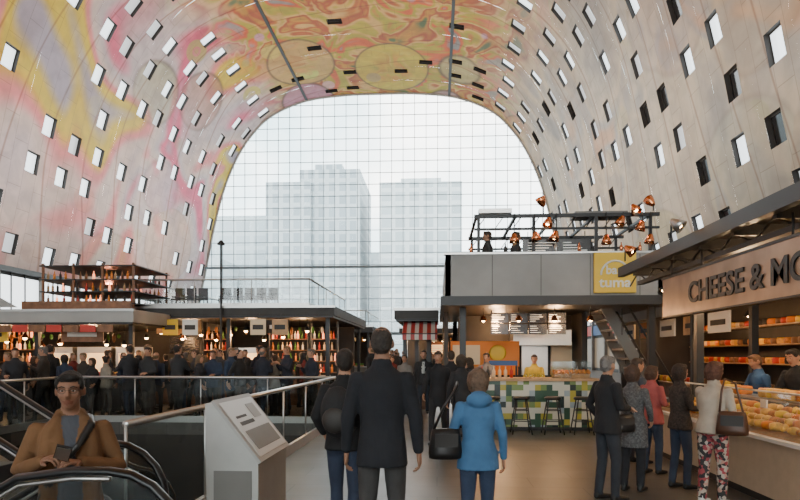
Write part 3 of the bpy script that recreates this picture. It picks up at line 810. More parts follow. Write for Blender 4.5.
# ------------------------------------------------------------------ cheese stall (right)
b = B()
b.box(3.15, 8.0, 3.2, 10.8, 3.06, 3.12, M_dark); b.box(3.1, 3.2, 3.2, 10.85, 2.98, 3.14, M_black)
b.box(3.35, 3.45, 3.2, 10.6, 2.82, 2.88, M_black)
for i in range(9):
    y = 3.5+i*0.85; b.box(3.2, 7.6, y, y+0.06, 2.94, 3.06, M_black)
    b.tube([(3.4, y, 2.86), (3.4, y+0.42, 3.04), (3.4, y+0.85, 2.86)], 0.014, M_black, n=5)
for x, y in ((4.35, 10.6), (4.95, 3.4), (7.6, 10.6), (7.6, 3.4)): b.box(x-0.06, x+0.06, y-0.06, y+0.06, 0, 3.06, M_black)
for i in range(8):   # bulbs over the counter
    y = 4.2+i*0.85; b.tube([(4.3, y, 2.95), (4.3, y, 2.55)], 0.006, M_black, n=5); b.lathe((4.3, y, 2.42), [(0.1, 0), (0.05, 0.1), (0.01, 0.14)], M_copper, n=12); b.ell((4.3, y, 2.42), (0.045, 0.045, 0.045), M_bulb, n=8, k=6)
b.obj('cheese_stall')
M_board = mat('sign_board_brushed', (0.42, 0.27, 0.17), 0.32, metal=0.3, var=0.3, vscale=2)
b = B(); b.box(3.28, 3.36, 3.6, 9.24, 2.2, 2.73, M_board); b.box(3.27, 3.37, 3.6, 9.26, 2.73, 2.76, M_black); b.box(3.27, 3.37, 3.6, 9.26, 2.18, 2.2, M_black)
for y in (4, 6, 8, 9): b.tube([(3.32, y, 2.75), (3.32, y, 2.98)], 0.015, M_black, n=6)
sg = b.obj('stall_signboard')
text('CHEESE & MORE', 0.37, (3.275, 8.3, 2.33), (radians(90), 0, radians(-90)), M_black, sg, width=3.15, extrude=0.012)
M_ledge = mat('counter_front', (0.50, 0.40, 0.28), 0.4, var=0.06)
b = B()
b.box(3.6, 4.25, 3.6, 10.3, 0.1, 0.72, M_ledge); b.box(3.65, 4.2, 3.6, 10.3, 0, 0.1, M_dark); b.box(3.53, 4.3, 3.55, 10.35, 0.72, 0.76, M_white)
b.prism([(4.3, 0.76), (4.3, 0.98), (3.62, 0.80), (3.62, 0.76)], 3.6, 10.3, M_lwood)
b.box(4.3, 4.6, 3.6, 10.3, 0.0, 1.05, M_grey); b.box(4.28, 4.65, 3.6, 10.3, 1.05, 1.08, M_steel)
for i in range(3): b.quad((3.6, 3.7+i*2.2, 0.78), (3.6, 5.85+i*2.2, 0.78), (3.85, 5.85+i*2.2, 1.22), (3.85, 3.7+i*2.2, 1.22), M_glass)
b.tube([(3.85, 3.7, 1.22), (3.85, 10.3, 1.22)], 0.012, M_steel); b.quad((3.85, 3.7, 1.22), (3.85, 10.3, 1.22), (4.3, 10.3, 1.26), (4.3, 3.7, 1.26), M_glass)
b.obj('display_counter')
b = B(); rnd = random.Random(9)
y = 3.7
while y < 10.1:
    for j in range(4):
        x = 3.7+j*0.16; z = 0.8+(x-3.62)*0.27+0.035; m = rnd.choice([M_cake, M_bread, M_cake, M_yellow, M_orange, M_cake]); k = rnd.random()
        if k < 0.4: b.ell((x, y, z), (0.065, 0.08, 0.045), m, n=8, k=6)
        elif k < 0.75: b.lathe((x, y, z-0.03), [(0, 0), (0.065, 0), (0.075, 0.03), (0.07, 0.07), (0.03, 0.085), (0, 0.08)], m, n=10)
        else: b.tube([(x-0.05, y-0.05, z), (x, y, z+0.02), (x+0.04, y+0.06, z)], [0.025, 0.04, 0.022], m, n=7, capk=0.8)
    # cheese wheels on top of the rear shelf
    if rnd.random() < 0.7:
        rr = rnd.uniform(0.08, 0.13); b.lathe((4.45, y, 1.08), [(0, 0), (rr*0.9, 0), (rr, 0.03), (rr, 0.09), (rr*0.9, 0.12), (0, 0.12)], rnd.choice([M_yellow, M_cake, M_orange]), n=14)
    y += 0.165
b.obj('cheese_and_pastry_assortment')
b = B()
for i in range(7):
    y = 4.2+i*0.9; b.box(4.0, 4.02, y, y+0.14, 1.0, 1.1, M_white); b.tube([(4.01, y+0.07, 0.9), (4.01, y+0.07, 1.0)], 0.004, M_steel, n=4)
b.obj('price_card')
for i in range(4):
    spotlamp(3.6, 5.0+i*1.7, 2.68, M_black, 0.5, 0.7, 0.2, name='spot_lamp', stem=0.15)
spotlamp(3.0, 7.9, 3.26, M_steel, 0.6, 0.9, 2.6, name='spot_lamp', stem=-0.15)
spotlamp(3.0, 9.8, 3.26, M_copper, 0.6, 0.9, 2.6, name='spot_lamp', stem=-0.15)
for y in (5.5, 7.5, 9.5): stall_light(4.6, y, 2.6, 75, (1, 0.66, 0.36))

b = B(); rnd = random.Random(14)
b.box(5.6, 10.5, 11.4, 19.5, 2.95, 3.25, M_dark); b.box(5.5, 5.6, 11.4, 19.5, 2.6, 3.3, M_grey)
b.box(8.0, 8.1, 11.4, 19.5, 0, 2.95, M_dark); b.box(5.7, 10.5, 19.3, 19.4, 0, 2.95, M_dark)
for y in (11.5, 14.1, 16.7, 19.3): b.box(5.62, 5.74, y-0.06, y+0.06, 0, 2.95, M_black)
b.box(5.8, 6.4, 11.6, 19.2, 0, 0.95, M_wood)
for z in (0.96, 1.45, 1.9, 2.35):
    b.box(7.6 if z > 1 else 5.8, 8.0 if z > 1 else 6.4, 11.6, 19.2, z-0.03, z, M_lwood)
    y = 11.8
    while y < 19:
        rr = rnd.uniform(0.09, 0.17); m = rnd.choice([M_cake, M_yellow, M_orange, M_cream, M_red, M_bread, M_wood, M_dark, M_wood])
        b.lathe(((7.78 if z > 1 else 6.1), y, z), [(0, 0), (rr*0.9, 0), (rr, 0.04), (rr, 0.1), (rr*0.9, 0.14), (0, 0.14)], m, n=12); y += rr*2+0.03
for i, (y, c) in enumerate(((12.4, M_white), (13.7, M_lwood), (15.2, M_white), (16.8, M_orange), (18.2, M_cream))):
    b.box(5.66, 5.7, y, y+0.95, 2.1, 2.52, c); b.box(5.645, 5.66, y+0.15, y+0.8, 2.25, 2.36, M_dark)
for y in (12.5, 14, 15.5, 17, 18.5): b.tube([(6.1, y, 2.95), (6.1, y, 2.55)], 0.008, M_black, n=5); b.lathe((6.1, y, 2.4), [(0.12, 0), (0.05, 0.12), (0.01, 0.16)], M_black, n=10); b.ell((6.1, y, 2.42), (0.05, 0.05, 0.05), M_bulb, n=7, k=5)
b.obj('cheese_shelf_stall')
for y in (12.6, 15.2, 17.8): stall_light(6.6, y, 2.3, 45)
b = B(); b.box(8.6, 13, 4.0, 10.5, 0, 3.4, M_dark); b.box(8.5, 8.6, 4.0, 10.5, 0.9, 2.2, M_lwood); b.obj('storage_cabin')

# ------------------------------------------------------------------ people
SK = {}
def skinmat(c):
    if c not in SK: SK[c] = mat('skin_%d' % len(SK), c, 0.55, var=0.08, vscale=12)
    return SK[c]
HM = {}
def hairmat(c):
    if c not in HM: HM[c] = mat('hair_%d' % len(HM), c, 0.7, var=0.35, vscale=40, bump=0.6, bscale=60)
    return HM[c]
M_eye = mat('eye_white', (0.5, 0.47, 0.44), 0.3); M_iris = mat('iris', (0.02, 0.012, 0.008), 0.1)
M_shoe = mat('shoe_black', (0.015, 0.014, 0.013), 0.4); M_shoe2 = mat('shoe_brown', (0.12, 0.07, 0.04), 0.5); M_shoe3 = mat('shoe_white', (0.6, 0.6, 0.58), 0.5)
ARMS = {'down': ((0.235, -0.03, 1.13), (0.25, 0.03, 0.88)), 'pocket': ((0.275, -0.07, 1.14), (0.20, 0.06, 0.94)),
        'reach': ((0.22, 0.12, 1.17), (0.17, 0.34, 1.12)), 'hold': ((0.235, 0.01, 1.14), (0.11, 0.22, 1.12)),
        'phone': ((0.22, 0.06, 1.14), (0.08, 0.25, 1.30)), 'bag': ((0.255, -0.05, 1.14), (0.22, 0.09, 0.98)),
        'swing': ((0.24, 0.06, 1.14), (0.24, 0.2, 0.93)), 'back': ((0.24, -0.12, 1.15), (0.25, -0.14, 0.9))}
def hand_geo(wr, d, nrm, sidesign, curl):
    d = d.normalized(); nrm = (nrm-d*nrm.dot(d)).normalized(); sd = d.cross(nrm)*sidesign
    out = [tube_geo([wr-d*0.03, wr+d*0.01, wr+d*0.05, wr+d*0.085], [(0.026, 0.019), (0.027, 0.018), (0.039, 0.016), (0.037, 0.013)], 10, side=sd, capk=0.5)]
    for i, (o, ln, r) in enumerate(((0.028, 0.070, 0.0085), (0.010, 0.080, 0.009), (-0.009, 0.074, 0.0085), (-0.027, 0.058, 0.0075))):
        p = wr+d*0.082+sd*o; pts = [p]; ang = curl*0.5+0.06*i*curl; dirv = d
        for k, fr in enumerate((0.42, 0.32, 0.26)):
            dirv = (d*cos(ang)+nrm*sin(ang)+sd*o*1.5).normalized(); p = p+dirv*ln*fr; pts.append(p); ang += curl
        out.append(tube_geo(pts, [r, r*0.97, r*0.88, r*0.72], 7, capk=0.8))
    p = wr+d*0.022+sd*0.022; pts = [p]
    for a, l in ((0.75, 0.04), (0.45, 0.03), (0.2, 0.024)):
        p = p+(d*cos(a)+sd*sin(a)+nrm*0.25*curl).normalized()*l; pts.append(p)
    out.append(tube_geo(pts, [0.013, 0.011, 0.0095, 0.008], 7, capk=0.8))
    return out

def person(name, x, y, H=1.7, heading=0, z=0, top=(0.03,0.03,0.035), pants=(0.04,0.045,0.06), skin=(0.40,0.21,0.13), hair=(0.04,0.025,0.015),
           style='short', arms=('down', 'down'), hem=0.84, lean=0.0, stride=0.05, yaw=0, pitch=0, fem=False, wide=1.0, vox=0.03,
           hood=False, sit=False, shoe=None, patt=None, ppatt=None, inner=None, collar=True, curl=0.5, armoverride=None, glasses=False, scarf=None, openj=False, strap=False):
    parts = []
    def T(pts, r, lab, n=12, side=None, capk=0.9): V, F = tube_geo(pts, r, n, side, capk); parts.append((V, F, lab))
    def E(c, r, lab, rot=None, n=14, k=10): V, F = ell_geo(c, r, n, k, rot); parts.append((V, F, lab))
    sw = 0.9 if fem else 1.0; hw = 1.06 if fem else 1.0; w_ = wide
    tl = 'inner' if openj else 'top'
    rings = [(hem, 0.172*hw*w_+0.014, 0.134*w_+0.014), (0.95, 0.172*hw*w_, 0.136*w_), (1.08, 0.150*w_*(0.93 if fem else 1.04), 0.118*w_), (1.2, 0.166*w_*sw, 0.125*w_), (1.30, 0.180*w_*sw, 0.134*w_), (1.38, 0.172*w_*sw, 0.118), (1.425, 0.138*sw, 0.092), (1.475, 0.075, 0.068)]
    rings = [q for q in rings if q[0] >= hem-1e-6]
    T([(0, (-0.01 if q[0] > 1.2 else -0.008), q[0]) for q in rings], [(q[1], q[2]) for q in rings], tl, n=20, side=(1, 0, 0), capk=0.0)
    if openj:
        T([(0, -0.035, q[0]) for q in rings], [(q[1]*1.07, q[2]*0.92) for q in rings], 'top', n=20, side=(1, 0, 0), capk=0.0)
        for s in (1, -1):
            T([(0.115*s, 0.055, hem-0.02), (0.115*s, 0.055, 1.1), (0.12*s, 0.052, 1.25), (0.105*s, 0.04, 1.38), (0.07*s, 0.02, 1.46)], [(0.06, 0.09), (0.055, 0.08), (0.06, 0.09), (0.055, 0.075), (0.03, 0.05)], 'top', side=(1, 0, 0), capk=0.1)
            T([(0.055*s, 0.132, 1.2), (0.07*s, 0.118, 1.34), (0.075*s, 0.05, 1.47), (0.06*s, -0.03, 1.50)], [(0.022, 0.012), (0.032, 0.013), (0.025, 0.013), (0.025, 0.02)], 'top', side=(1, 0, 0))
    if fem: E((0.075, 0.095, 1.27), (0.07, 0.055, 0.065), 'top'); E((-0.075, 0.095, 1.27), (0.07, 0.055, 0.065), 'top')
    if collar: T([(0, -0.02 if not openj else -0.035, 1.45), (0, -0.015 if not openj else -0.04, 1.515)], [(0.078, 0.078), (0.068, 0.066)], 'top', n=16, side=(1, 0, 0), capk=0.0)
    if scarf: T([(0, -0.01, 1.45), (0, 0.0, 1.52)], [(0.09, 0.09), (0.08, 0.085)], 'scarf', n=16, side=(1, 0, 0), capk=0.2)
    if hood: E((0, -0.105, 1.455), (0.125, 0.07, 0.075), 'top')
    if inner and not openj: T([(0, 0.055, 1.15), (0, 0.078, 1.3), (0, 0.055, 1.43)], [(0.05, 0.085), (0.055, 0.075), (0.045, 0.03)], 'inner', side=(1, 0, 0), capk=0.1)
    if strap: T([(0.16, 0.09, 0.98), (0.08, 0.155, 1.15), (-0.04, 0.165, 1.3), (-0.12, 0.09, 1.43), (-0.11, -0.02, 1.47)], [(0.022, 0.014)]*5, 'shoe', side=(0.7, 0, 0.7))
    E((0, -0.01, 0.93), (0.160*hw*w_, 0.115*w_, 0.13), 'pants')
    E((0.072, -0.045, 0.89), (0.078, 0.072, 0.085), 'pants'); E((-0.072, -0.045, 0.89), (0.078, 0.072, 0.085), 'pants')
    for s in (1, -1):
        st = stride*s
        hip = Vector((0.085*s, -0.005, 0.92))
        if sit: knee = Vector((0.11*s, 0.42, 0.90)); ank = Vector((0.11*s, 0.44, 0.50))
        else:
            lift = 0.06 if (st < -0.1) else 0.0
            knee = Vector((0.098*s, st*0.55+0.02+lift*0.6, 0.49)); ank = Vector((0.095*s, st-0.015, 0.085+lift))
        k = w_*0.96
        T([hip, hip.lerp(knee, 0.5), knee, knee.lerp(ank, 0.4), ank], [0.092*k, 0.081*k, 0.062*k, 0.060*k, 0.052], 'pants', n=12, capk=0.5)
        T([ank+Vector((0, -0.03, -0.045)), ank+Vector((0, 0.06, -0.045)), ank+Vector((0.01*s, 0.17, -0.055))], [(0.038, 0.038), (0.042, 0.04), (0.036, 0.026)], 'shoe', side=(1, 0, 0), capk=0.8)
        T([ank+Vector((0, -0.02, -0.04)), ank+Vector((0, -0.01, 0.03))], 0.04, 'shoe')
    hands = []
    for s, a in ((1, arms[0]), (-1, arms[1])):
        el, wr = ARMS[a] if not (armoverride and s in armoverride) else armoverride[s]
        sh = Vector((0.165*sw*s*w_, -0.012, 1.395)); el = Vector((el[0]*s*(0.5+0.5*w_)*(0.95 if fem else 1), el[1], el[2])); wr = Vector((wr[0]*s, wr[1], wr[2]))
        k = 0.9 if fem else 1.0
        T([sh, sh.lerp(el, 0.5), el, el.lerp(wr, 0.45), wr-(wr-el).normalized()*0.015], [0.067*k, 0.058*k, 0.051*k, 0.046*k, 0.037*k], 'top', n=12, capk=0.7)
        hands.append((wr, (wr-el), s, a))
    hp = Vector((0, -0.005, 1.53)); HR = Matrix.Translation(hp) @ Matrix.Rotation(radians(yaw), 4, 'Z') @ Matrix.Rotation(radians(pitch), 4, 'X') @ Matrix.Translation(-hp)
    h0 = len(parts)
    T([(0, -0.02, 1.45), (0, -0.005, 1.57)], [0.056*sw, 0.052*sw], 'skin')
    E((0, -0.008, 1.660), (0.073, 0.092, 0.086), 'skin')
    E((0, 0.028, 1.605), (0.058, 0.068, 0.082), 'skin')
    E((0, 0.055, 1.548), (0.036, 0.036, 0.030), 'skin')
    E((0.036, 0.062, 1.610), (0.026, 0.026, 0.026), 'skin'); E((-0.036, 0.062, 1.610), (0.026, 0.026, 0.026), 'skin')
    T([(-0.045, 0.070, 1.660), (0, 0.084, 1.664), (0.045, 0.070, 1.660)], [0.015, 0.015, 0.015], 'skin')
    T([(0, 0.086, 1.648), (0, 0.100, 1.625), (0, 0.108, 1.606)], [0.009, 0.011, 0.014], 'skin')
    for s in (1, -1):
        E((0.076*s, -0.005, 1.625), (0.012, 0.022, 0.033), 'skin'); E((0.013*s, 0.097, 1.602), (0.009, 0.01, 0.008), 'skin')
    T([(-0.022, 0.084, 1.571), (0, 0.093, 1.573), (0.022, 0.084, 1.571)], [0.006, 0.008, 0.006], 'lips'); T([(-0.018, 0.084, 1.562), (0, 0.092, 1.561), (0.018, 0.084, 1.562)], [0.006, 0.008, 0.006], 'lips')
    if style == 'thin':
        E((0, -0.022, 1.655), (0.076, 0.086, 0.084), 'hair'); E((0, -0.045, 1.615), (0.068, 0.056, 0.058), 'hair')
    else:
        E((0, -0.021, 1.672), (0.079, 0.096, 0.086), 'hair'); E((0, -0.042, 1.63), (0.074, 0.068, 0.076), 'hair')
        E((0, 0.050, 1.716), (0.062, 0.047, 0.030), 'hair')
        for s in (1, -1): E((0.068*s, 0.025, 1.68), (0.014, 0.035, 0.04), 'hair')
    if style in ('bob', 'long'):
        for s in (1, -1): T([(0.070*s, -0.01, 1.69), (0.082*s, -0.012, 1.62), (0.070*s, -0.012, 1.545)], [(0.028, 0.05), (0.026, 0.055), (0.020, 0.045)], 'hair', side=(1, 0, 0))
        T([(0, -0.065, 1.69), (0, -0.082, 1.62), (0, -0.07, 1.545)], [(0.075, 0.045), (0.088, 0.045), (0.075, 0.035)], 'hair', side=(1, 0, 0))
    if style == 'long': T([(0, -0.075, 1.60), (0, -0.10, 1.48), (0, -0.115, 1.38)], [(0.085, 0.04), (0.088, 0.036), (0.055, 0.022)], 'hair', side=(1, 0, 0))
    if style == 'bun': E((0, -0.12, 1.70), (0.04, 0.04, 0.04), 'hair')
    for i in range(h0, len(parts)):
        V, F, l = parts[i]; parts[i] = ([HR @ Vector(v) for v in V], F, l)
    def leanf(v):
        v = Vector(v)
        if v.z > 0.95: v = Vector((v.x, v.y+lean*(v.z-0.95), v.z-0.25*lean*lean*(v.z-0.95)))
        return v
    V = []; F = []; lab = []
    for pv, pf, l in parts:
        o = len(V); V.extend([leanf(v) for v in pv]); F.extend([tuple(o+i for i in f) for f in pf]); lab.extend([l]*len(pf))
    me = bpy.data.meshes.new('tmp'); me.from_pydata([tuple(v) for v in V], [], F)
    ob = bpy.data.objects.new('tmp', me); COL.objects.link(ob)
    md = ob.modifiers.new('r', 'REMESH'); md.mode = 'VOXEL'; md.voxel_size = vox; md.adaptivity = 0
    sm = ob.modifiers.new('s', 'SMOOTH'); sm.factor = 0.5; sm.iterations = 2 if vox > 0.011 else 3
    dg = bpy.context.evaluated_depsgraph_get(); ev = ob.evaluated_get(dg); rm = bpy.data.meshes.new_from_object(ev)
    bvh = BVHTree.FromPolygons(V, F)
    mats = {'skin': skinmat(skin), 'hair': hairmat(hair), 'top': cloth(top, patt), 'pants': cloth(pants, ppatt), 'shoe': shoe or M_shoe, 'lips': skinmat((skin[0]*0.75, skin[1]*0.5, skin[2]*0.5)), 'inner': cloth(inner or top), 'scarf': cloth(scarf or top)}
    b = B(); RV = [v.co.copy() for v in rm.vertices]
    byl = {}
    for pl in rm.polygons:
        hit = bvh.find_nearest(pl.center); l = lab[hit[2]] if hit[2] is not None else 'top'
        byl.setdefault(l, []).append(tuple(pl.vertices))
    b.V = [tuple(v) for v in RV]
    for l, fs in byl.items():
        m = mats[l]
        if m not in b.mats: b.mats.append(m)
        mi = b.mats.index(m)
        for f in fs: b.F.append(f); b.M.append(mi); b.S.append(True)
    bpy.data.objects.remove(ob); bpy.data.meshes.remove(me); bpy.data.meshes.remove(rm)
    for wr, d, s, a in hands:
        nrm = Vector((-s, 0.15, 0)) if a in ('down', 'swing', 'back', 'bag') else Vector((-0.5*s, 0, -1))
        if a == 'pocket': continue
        for hv, hf in hand_geo(wr, d, nrm, (1 if (d.normalized().cross(nrm)).dot(Vector((-0.3*s, 1, 0.3))) > 0 else -1), curl):
            b.add([leanf(v) for v in hv], hf, mats['skin'], True)
    def HL(V): return [leanf(HR @ Vector(v)) for v in V]
    for s in (1, -1):
        for c, r, m in (((0.030*s, 0.0765, 1.637), (0.0125, 0.010, 0.0065), M_eye), ((0.030*s, 0.0835, 1.637), (0.0062, 0.004, 0.0058), M_iris)):
            v, f = ell_geo(c, r, 8, 6); b.add(HL(v), f, m, True)
        v, f = tube_geo([(0.016*s, 0.094, 1.659), (0.032*s, 0.092, 1.664), (0.050*s, 0.079, 1.657)], [0.003, 0.004, 0.0025], 6); b.add(HL(v), f, mats['hair'], True)
        v, f = tube_geo([(0.016*s, 0.086, 1.645), (0.031*s, 0.0885, 1.6465), (0.045*s, 0.079, 1.643)], [0.004, 0.005, 0.004], 6); b.add(HL(v), f, mats['skin'], True)
        if glasses:
            ring = [(0.031*s+0.021*cos(t), 0.099-0.006*(1+cos(t)*s), 1.636+0.015*sin(t)) for t in [2*pi*k/14 for k in range(15)]]
            v, f = tube_geo(ring, 0.0014, 5); b.add(HL(v), f, M_black, True)
            v, f = tube_geo([(0.052*s, 0.087, 1.64), (0.078*s, 0.0, 1.64)], 0.0015, 5); b.add(HL(v), f, M_black, True)
    if glasses:
        v, f = tube_geo([(-0.01, 0.099, 1.64), (0.01, 0.099, 1.64)], 0.0015, 5); b.add(HL(v), f, M_black, True)
    s = H/1.75; zo = -0.50+0.085 if sit else 0.0
    R = Matrix.Rotation(radians(heading), 4, 'Z')
    b.V = [tuple((R @ (Vector((v[0], v[1], v[2]+zo))*s))) for v in b.V]
    o = b.obj(name); o.location = (x, y, z)
    return o

# --- foreground
person('man_in_dark_jacket', -0.40, 4.5, 1.86, 0, top=(0.013, 0.014, 0.018), pants=(0.045, 0.043, 0.042), skin=(0.30, 0.16, 0.10), hair=(0.035, 0.027, 0.022), style='thin', hem=0.80, wide=0.96, vox=0.010, yaw=-4, arms=('down', 'down'), stride=0.04)
person('man_with_backpack', -0.80, 5.35, 1.70, -8, top=(0.011, 0.011, 0.012), pants=(0.03, 0.04, 0.07), hair=(0.02, 0.014, 0.01), style='short', hem=0.86, vox=0.012, arms=('pocket', 'bag'), yaw=20, stride=-0.1)
person('woman_in_blue_coat', 0.34, 5.2, 1.54, 3, top=(0.055, 0.15, 0.29), pants=(0.03, 0.045, 0.085), hair=(0.13, 0.08, 0.05), style='bob', hem=0.80, fem=True, wide=1.05, vox=0.011, hood=True, arms=('down', 'bag'), stride=0.08, shoe=M_shoe2)
person('passenger_on_escalator', -2.27, 3.72, 1.74, -150, z=-0.19, top=(0.16, 0.078, 0.032), pants=(0.02, 0.023, 0.03), skin=(0.25, 0.12, 0.07), hair=(0.010, 0.008, 0.006), style='short', hem=0.9, vox=0.009, inner=(0.07, 0.075, 0.09), openj=True, yaw=-8, pitch=-2, lean=0.08, wide=1.0, strap=True,
       armoverride={1: ((0.27, 0.03, 1.16), (0.13, 0.24, 1.24)), -1: ((0.27, 0.05, 1.15), (0.05, 0.27, 1.22))}, arms=('hold', 'hold'), glasses=True, curl=0.7)
# --- customers at the right stall
person('customer', 1.93, 7.15, 1.64, -70, top=(0.014, 0.014, 0.016), pants=(0.025, 0.028, 0.035), hair=(0.16, 0.15, 0.14), style='short', hem=0.82, vox=0.013, arms=('hold', 'pocket'), wide=1.05, yaw=20)
person('customer', 2.36, 7.65, 1.53, -40, top=(0.085, 0.082, 0.082), patt='tweed', pants=(0.015, 0.015, 0.018), hair=(0.06, 0.03, 0.018), style='bob', hem=0.62, fem=True, vox=0.013, arms=('bag', 'hold'), wide=1.1)
person('customer', 2.98, 8.8, 1.50, -60, top=(0.36, 0.085, 0.08), pants=(0.03, 0.045, 0.075), hair=(0.07, 0.035, 0.02), style='bob', hem=0.82, fem=True, vox=0.014, arms=('hold', 'hold'), wide=1.1, yaw=-15)
person('customer', 3.0, 7.85, 1.54, -75, top=(0.04, 0.028, 0.022), patt='tweed', pants=(0.03, 0.04, 0.065), hair=(0.03, 0.018, 0.012), style='bob', hem=0.84, fem=True, vox=0.013, arms=('hold', 'reach'))
person('customer', 3.02, 7.0, 1.58, -50, top=(0.40, 0.34, 0.27), pants=(0.1, 0.1, 0.1), ppatt='floral', hair=(0.085, 0.032, 0.018), style='bob', hem=0.88, fem=True, vox=0.012, arms=('bag', 'reach'), wide=1.12, lean=0.08, yaw=-20, shoe=M_shoe3)
person('customer', 3.05, 9.65, 1.6, -80, top=(0.06, 0.07, 0.09), pants=(0.03, 0.03, 0.04), hair=(0.05, 0.03, 0.02), vox=0.016, arms=('hold', 'down'))
# --- vendors
person('vendor', 5.02, 9.9, 1.66, 95, top=(0.035, 0.09, 0.20), pants=(0.03, 0.03, 0.03), hair=(0.12, 0.06, 0.03), style='short', vox=0.016, arms=('reach', 'hold'), lean=0.15, pitch=-10)
person('vendor', 5.02, 8.9, 1.74, 110, top=(0.014, 0.014, 0.015), pants=(0.03, 0.03, 0.03), hair=(0.02, 0.015, 0.01), vox=0.015, arms=('reach', 'reach'), lean=0.15, pitch=-12)
person('bartender', 2.3, 14.85, 1.66, 170, top=(0.55, 0.38, 0.04), pants=(0.03, 0.03, 0.03), hair=(0.05, 0.03, 0.02), vox=0.018, arms=('hold', 'reach'), lean=0.1)
person('bartender', 1.2, 15.2, 1.7, 150, top=(0.2, 0.19, 0.18), pants=(0.03, 0.03, 0.03), hair=(0.05, 0.03, 0.02), vox=0.02, arms=('hold', 'reach'))
person('terrace_guest', 1.15, 14.35, 1.72, 90, z=2.92+0.26, top=(0.03, 0.03, 0.03), sit=True, stride=0, vox=0.02)
person('terrace_guest', 1.80, 14.25, 1.72, -90, z=2.92+0.22, top=(0.03, 0.03, 0.03), sit=True, stride=0, vox=0.02, style='bob')
# --- aisle walkers
person('pedestrian', 0.02, 11.6, 1.72, 170, top=(0.013, 0.013, 0.015), pants=(0.02, 0.02, 0.022), hem=0.7, vox=0.018, arms=('swing', 'back'), stride=0.22)
person('pedestrian', 0.42, 10.9, 1.66, 10, top=(0.02, 0.02, 0.022), pants=(0.015, 0.015, 0.018), vox=0.018, arms=('pocket', 'down'), stride=0.1, style='bob', fem=True)
person('pedestrian', 0.62, 12.4, 1.6, 100, top=(0.02, 0.018, 0.02), pants=(0.03, 0.035, 0.05), vox=0.02, arms=('hold', 'hold'), fem=True, style='long')
person('pedestrian', -0.36, 16.6, 1.78, 180, top=(0.02, 0.02, 0.022), pants=(0.03, 0.035, 0.045), arms=('swing', 'back'), stride=0.2, inner=(0.4, 0.4, 0.38), vox=0.022)
person('pedestrian', -0.9, 17.2, 1.66, 160, top=(0.18, 0.16, 0.14), pants=(0.03, 0.03, 0.05), arms=('down', 'hold'), vox=0.024)
person('pedestrian', 0.3, 13.2, 1.74, 0, top=(0.015, 0.015, 0.018), pants=(0.03, 0.03, 0.05), arms=('down', 'hold'), vox=0.022)
cols = [(0.012,0.012,0.013),(0.02,0.017,0.017),(0.018,0.02,0.03),(0.04,0.033,0.028),(0.09,0.055,0.03),(0.03,0.045,0.08),(0.13,0.11,0.08),(0.17,0.03,0.025),(0.012,0.012,0.013),(0.025,0.025,0.027),(0.05,0.05,0.052),(0.22,0.19,0.15),(0.015,0.014,0.014),(0.02,0.02,0.024)]
hairs = [(0.02,0.013,0.008),(0.05,0.027,0.014),(0.14,0.09,0.045),(0.12,0.11,0.10),(0.014,0.01,0.008)]
rnd = random.Random(12)
placed = []
def crowd(nn_, xa, xb2, ya2, yb2, vox=0.032):
    c = 0; tries = 0
    while c < nn_ and tries < 900:
        tries += 1
        x = rnd.uniform(xa, xb2); y = rnd.uniform(ya2, yb2)
        if any((x-a)**2+(y-b_)**2 < 0.46**2 for a, b_ in placed): continue
        placed.append((x, y)); fem = rnd.random() < 0.45
        person('pedestrian', x, y, rnd.uniform(1.58, 1.74) if fem else rnd.uniform(1.70, 1.94), rnd.uniform(0, 360), top=rnd.choice(cols), pants=rnd.choice([(0.018,0.018,0.02),(0.03,0.04,0.07),(0.03,0.03,0.03),(0.06,0.05,0.045)]),
               hair=rnd.choice(hairs), style=rnd.choice(['bob', 'long', 'bun']) if fem else rnd.choice(['short', 'short', 'thin']), fem=fem, arms=(rnd.choice(list(ARMS)), rnd.choice(list(ARMS))), hem=rnd.choice([0.84, 0.8, 0.68, 0.86]), stride=rnd.uniform(-0.2, 0.2), vox=vox)
        c += 1
crowd(40, -11.8, -3.1, 15.3, 17.2)
crowd(16, -9.5, -3.8, 17.3, 19.2)
crowd(14, -13.6, -9.5, 12.6, 16.6)
crowd(12, -2.6, -1.3, 16.5, 32, 0.036)
crowd(9, -2.4, 1.0, 33, 36.5, 0.04)

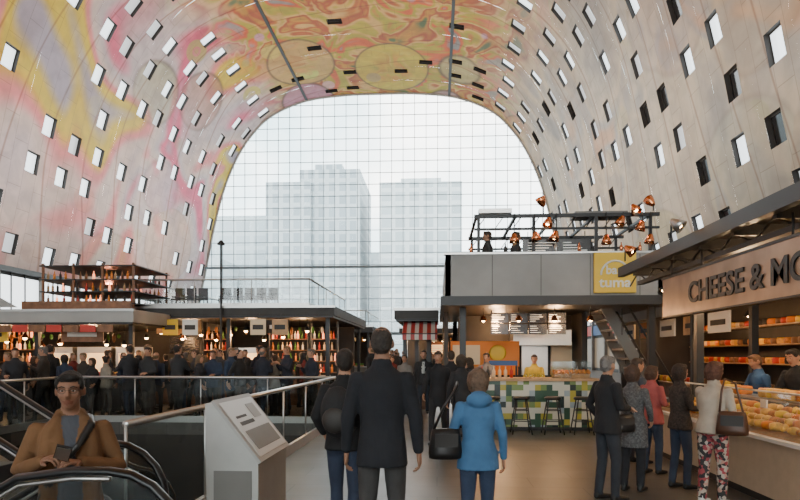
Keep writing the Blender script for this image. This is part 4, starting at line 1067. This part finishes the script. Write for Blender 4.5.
# --- carried things
b = B()
b.ell((0, 0, 0), (0.15, 0.10, 0.22), mat('backpack_fabric', (0.012, 0.012, 0.013), 0.8, bump=0.4), n=16, k=12); b.ell((0, -0.08, -0.06), (0.11, 0.05, 0.11), M_dark, n=12, k=8)
for s in (1, -1): b.tube([(0.1*s, 0.07, 0.17), (0.11*s, 0.16, 0.19), (0.12*s, 0.26, 0.08), (0.12*s, 0.2, -0.12), (0.1*s, 0.06, -0.17)], 0.016, M_dark, n=6)
o = b.obj('backpack'); o.location = (-0.83, 5.14, 1.17); o.rotation_euler = (0, 0, radians(-8))
def bag(name, loc, rz, w, h, d, m, strap):
    b = B()
    V, F = tube_geo([(0, 0, -h/2), (0, 0, -h*0.3), (0, 0, h*0.3), (0, 0, h/2)], [(w*0.5, d*0.5), (w*0.52, d*0.55), (w*0.46, d*0.42), (w*0.42, d*0.25)], 16, side=(1, 0, 0), capk=0.2); b.add(V, F, m, True)
    b.box(-w*0.35, w*0.35, -d*0.52, -d*0.47, -h*0.1, h*0.35, M_dark)
    b.tube(strap, 0.012, m, n=6)
    o = b.obj(name); o.location = loc; o.rotation_euler = (0, 0, rz); return o
M_lb = mat('black_leather', (0.012, 0.011, 0.011), 0.4); M_brl = mat('brown_leather', (0.07, 0.03, 0.016), 0.4)
bag('shoulder_bag', (0.07, 5.12, 0.92), 0.15, 0.27, 0.24, 0.12, M_lb, [(-0.1, 0, 0.11), (-0.02, -0.02, 0.3), (0.09, -0.02, 0.46), (0.11, 0.07, 0.50), (0.09, 0.14, 0.40), (0.08, 0.06, 0.11)])
bag('handbag', (3.10, 6.72, 0.93), -0.5, 0.30, 0.24, 0.13, M_brl, [(-0.12, 0, 0.11), (-0.10, 0.04, 0.35), (-0.08, 0.12, 0.46), (0.02, 0.12, 0.42), (0.1, 0.02, 0.11)])
bag('handbag', (2.2, 7.42, 0.85), 0.3, 0.26, 0.2, 0.11, M_lb, [(-0.1, 0, 0.09), (-0.06, 0.05, 0.3), (0.02, 0.05, 0.3), (0.1, 0, 0.09)])
b = B(); b.box(-0.04, 0.04, -0.006, 0.006, -0.075, 0.075, M_black); b.box(-0.036, 0.036, -0.008, -0.006, -0.065, 0.065, M_steel); o = b.obj('mobile_phone', bevel=0.004); o.location = (-2.09, 3.35, 1.10); o.rotation_euler = (0.9, 0.3, 0.5)

# ------------------------------------------------------------------ added fill lighting for the hall
def spot(x, y, z, tgt, e, size=120, col=(1, 0.88, 0.74), soft=1.0):
    l = bpy.data.lights.new('fill_uplight', 'SPOT'); l.energy = e; l.spot_size = radians(size); l.spot_blend = 1.0; l.color = col; l.shadow_soft_size = soft
    o = bpy.data.objects.new('fill_uplight', l); COL.objects.link(o); o.location = (x, y, z)
    o.rotation_euler = (Vector(tgt)-Vector((x, y, z))).to_track_quat('-Z', 'Y').to_euler()
for y in (2, 22, 42, 62):  # added spots without fixtures, brightening the mural as hall uplighting would
    spot(-16, y, 6, (-26, y, 24), 12000, 130, col=(1, 0.93, 0.86)); spot(2, y, 6.5, (12, y, 24), 10000, 130)
    spot(CX, y, 7, (CX, y+4, 35), 10500, 110)
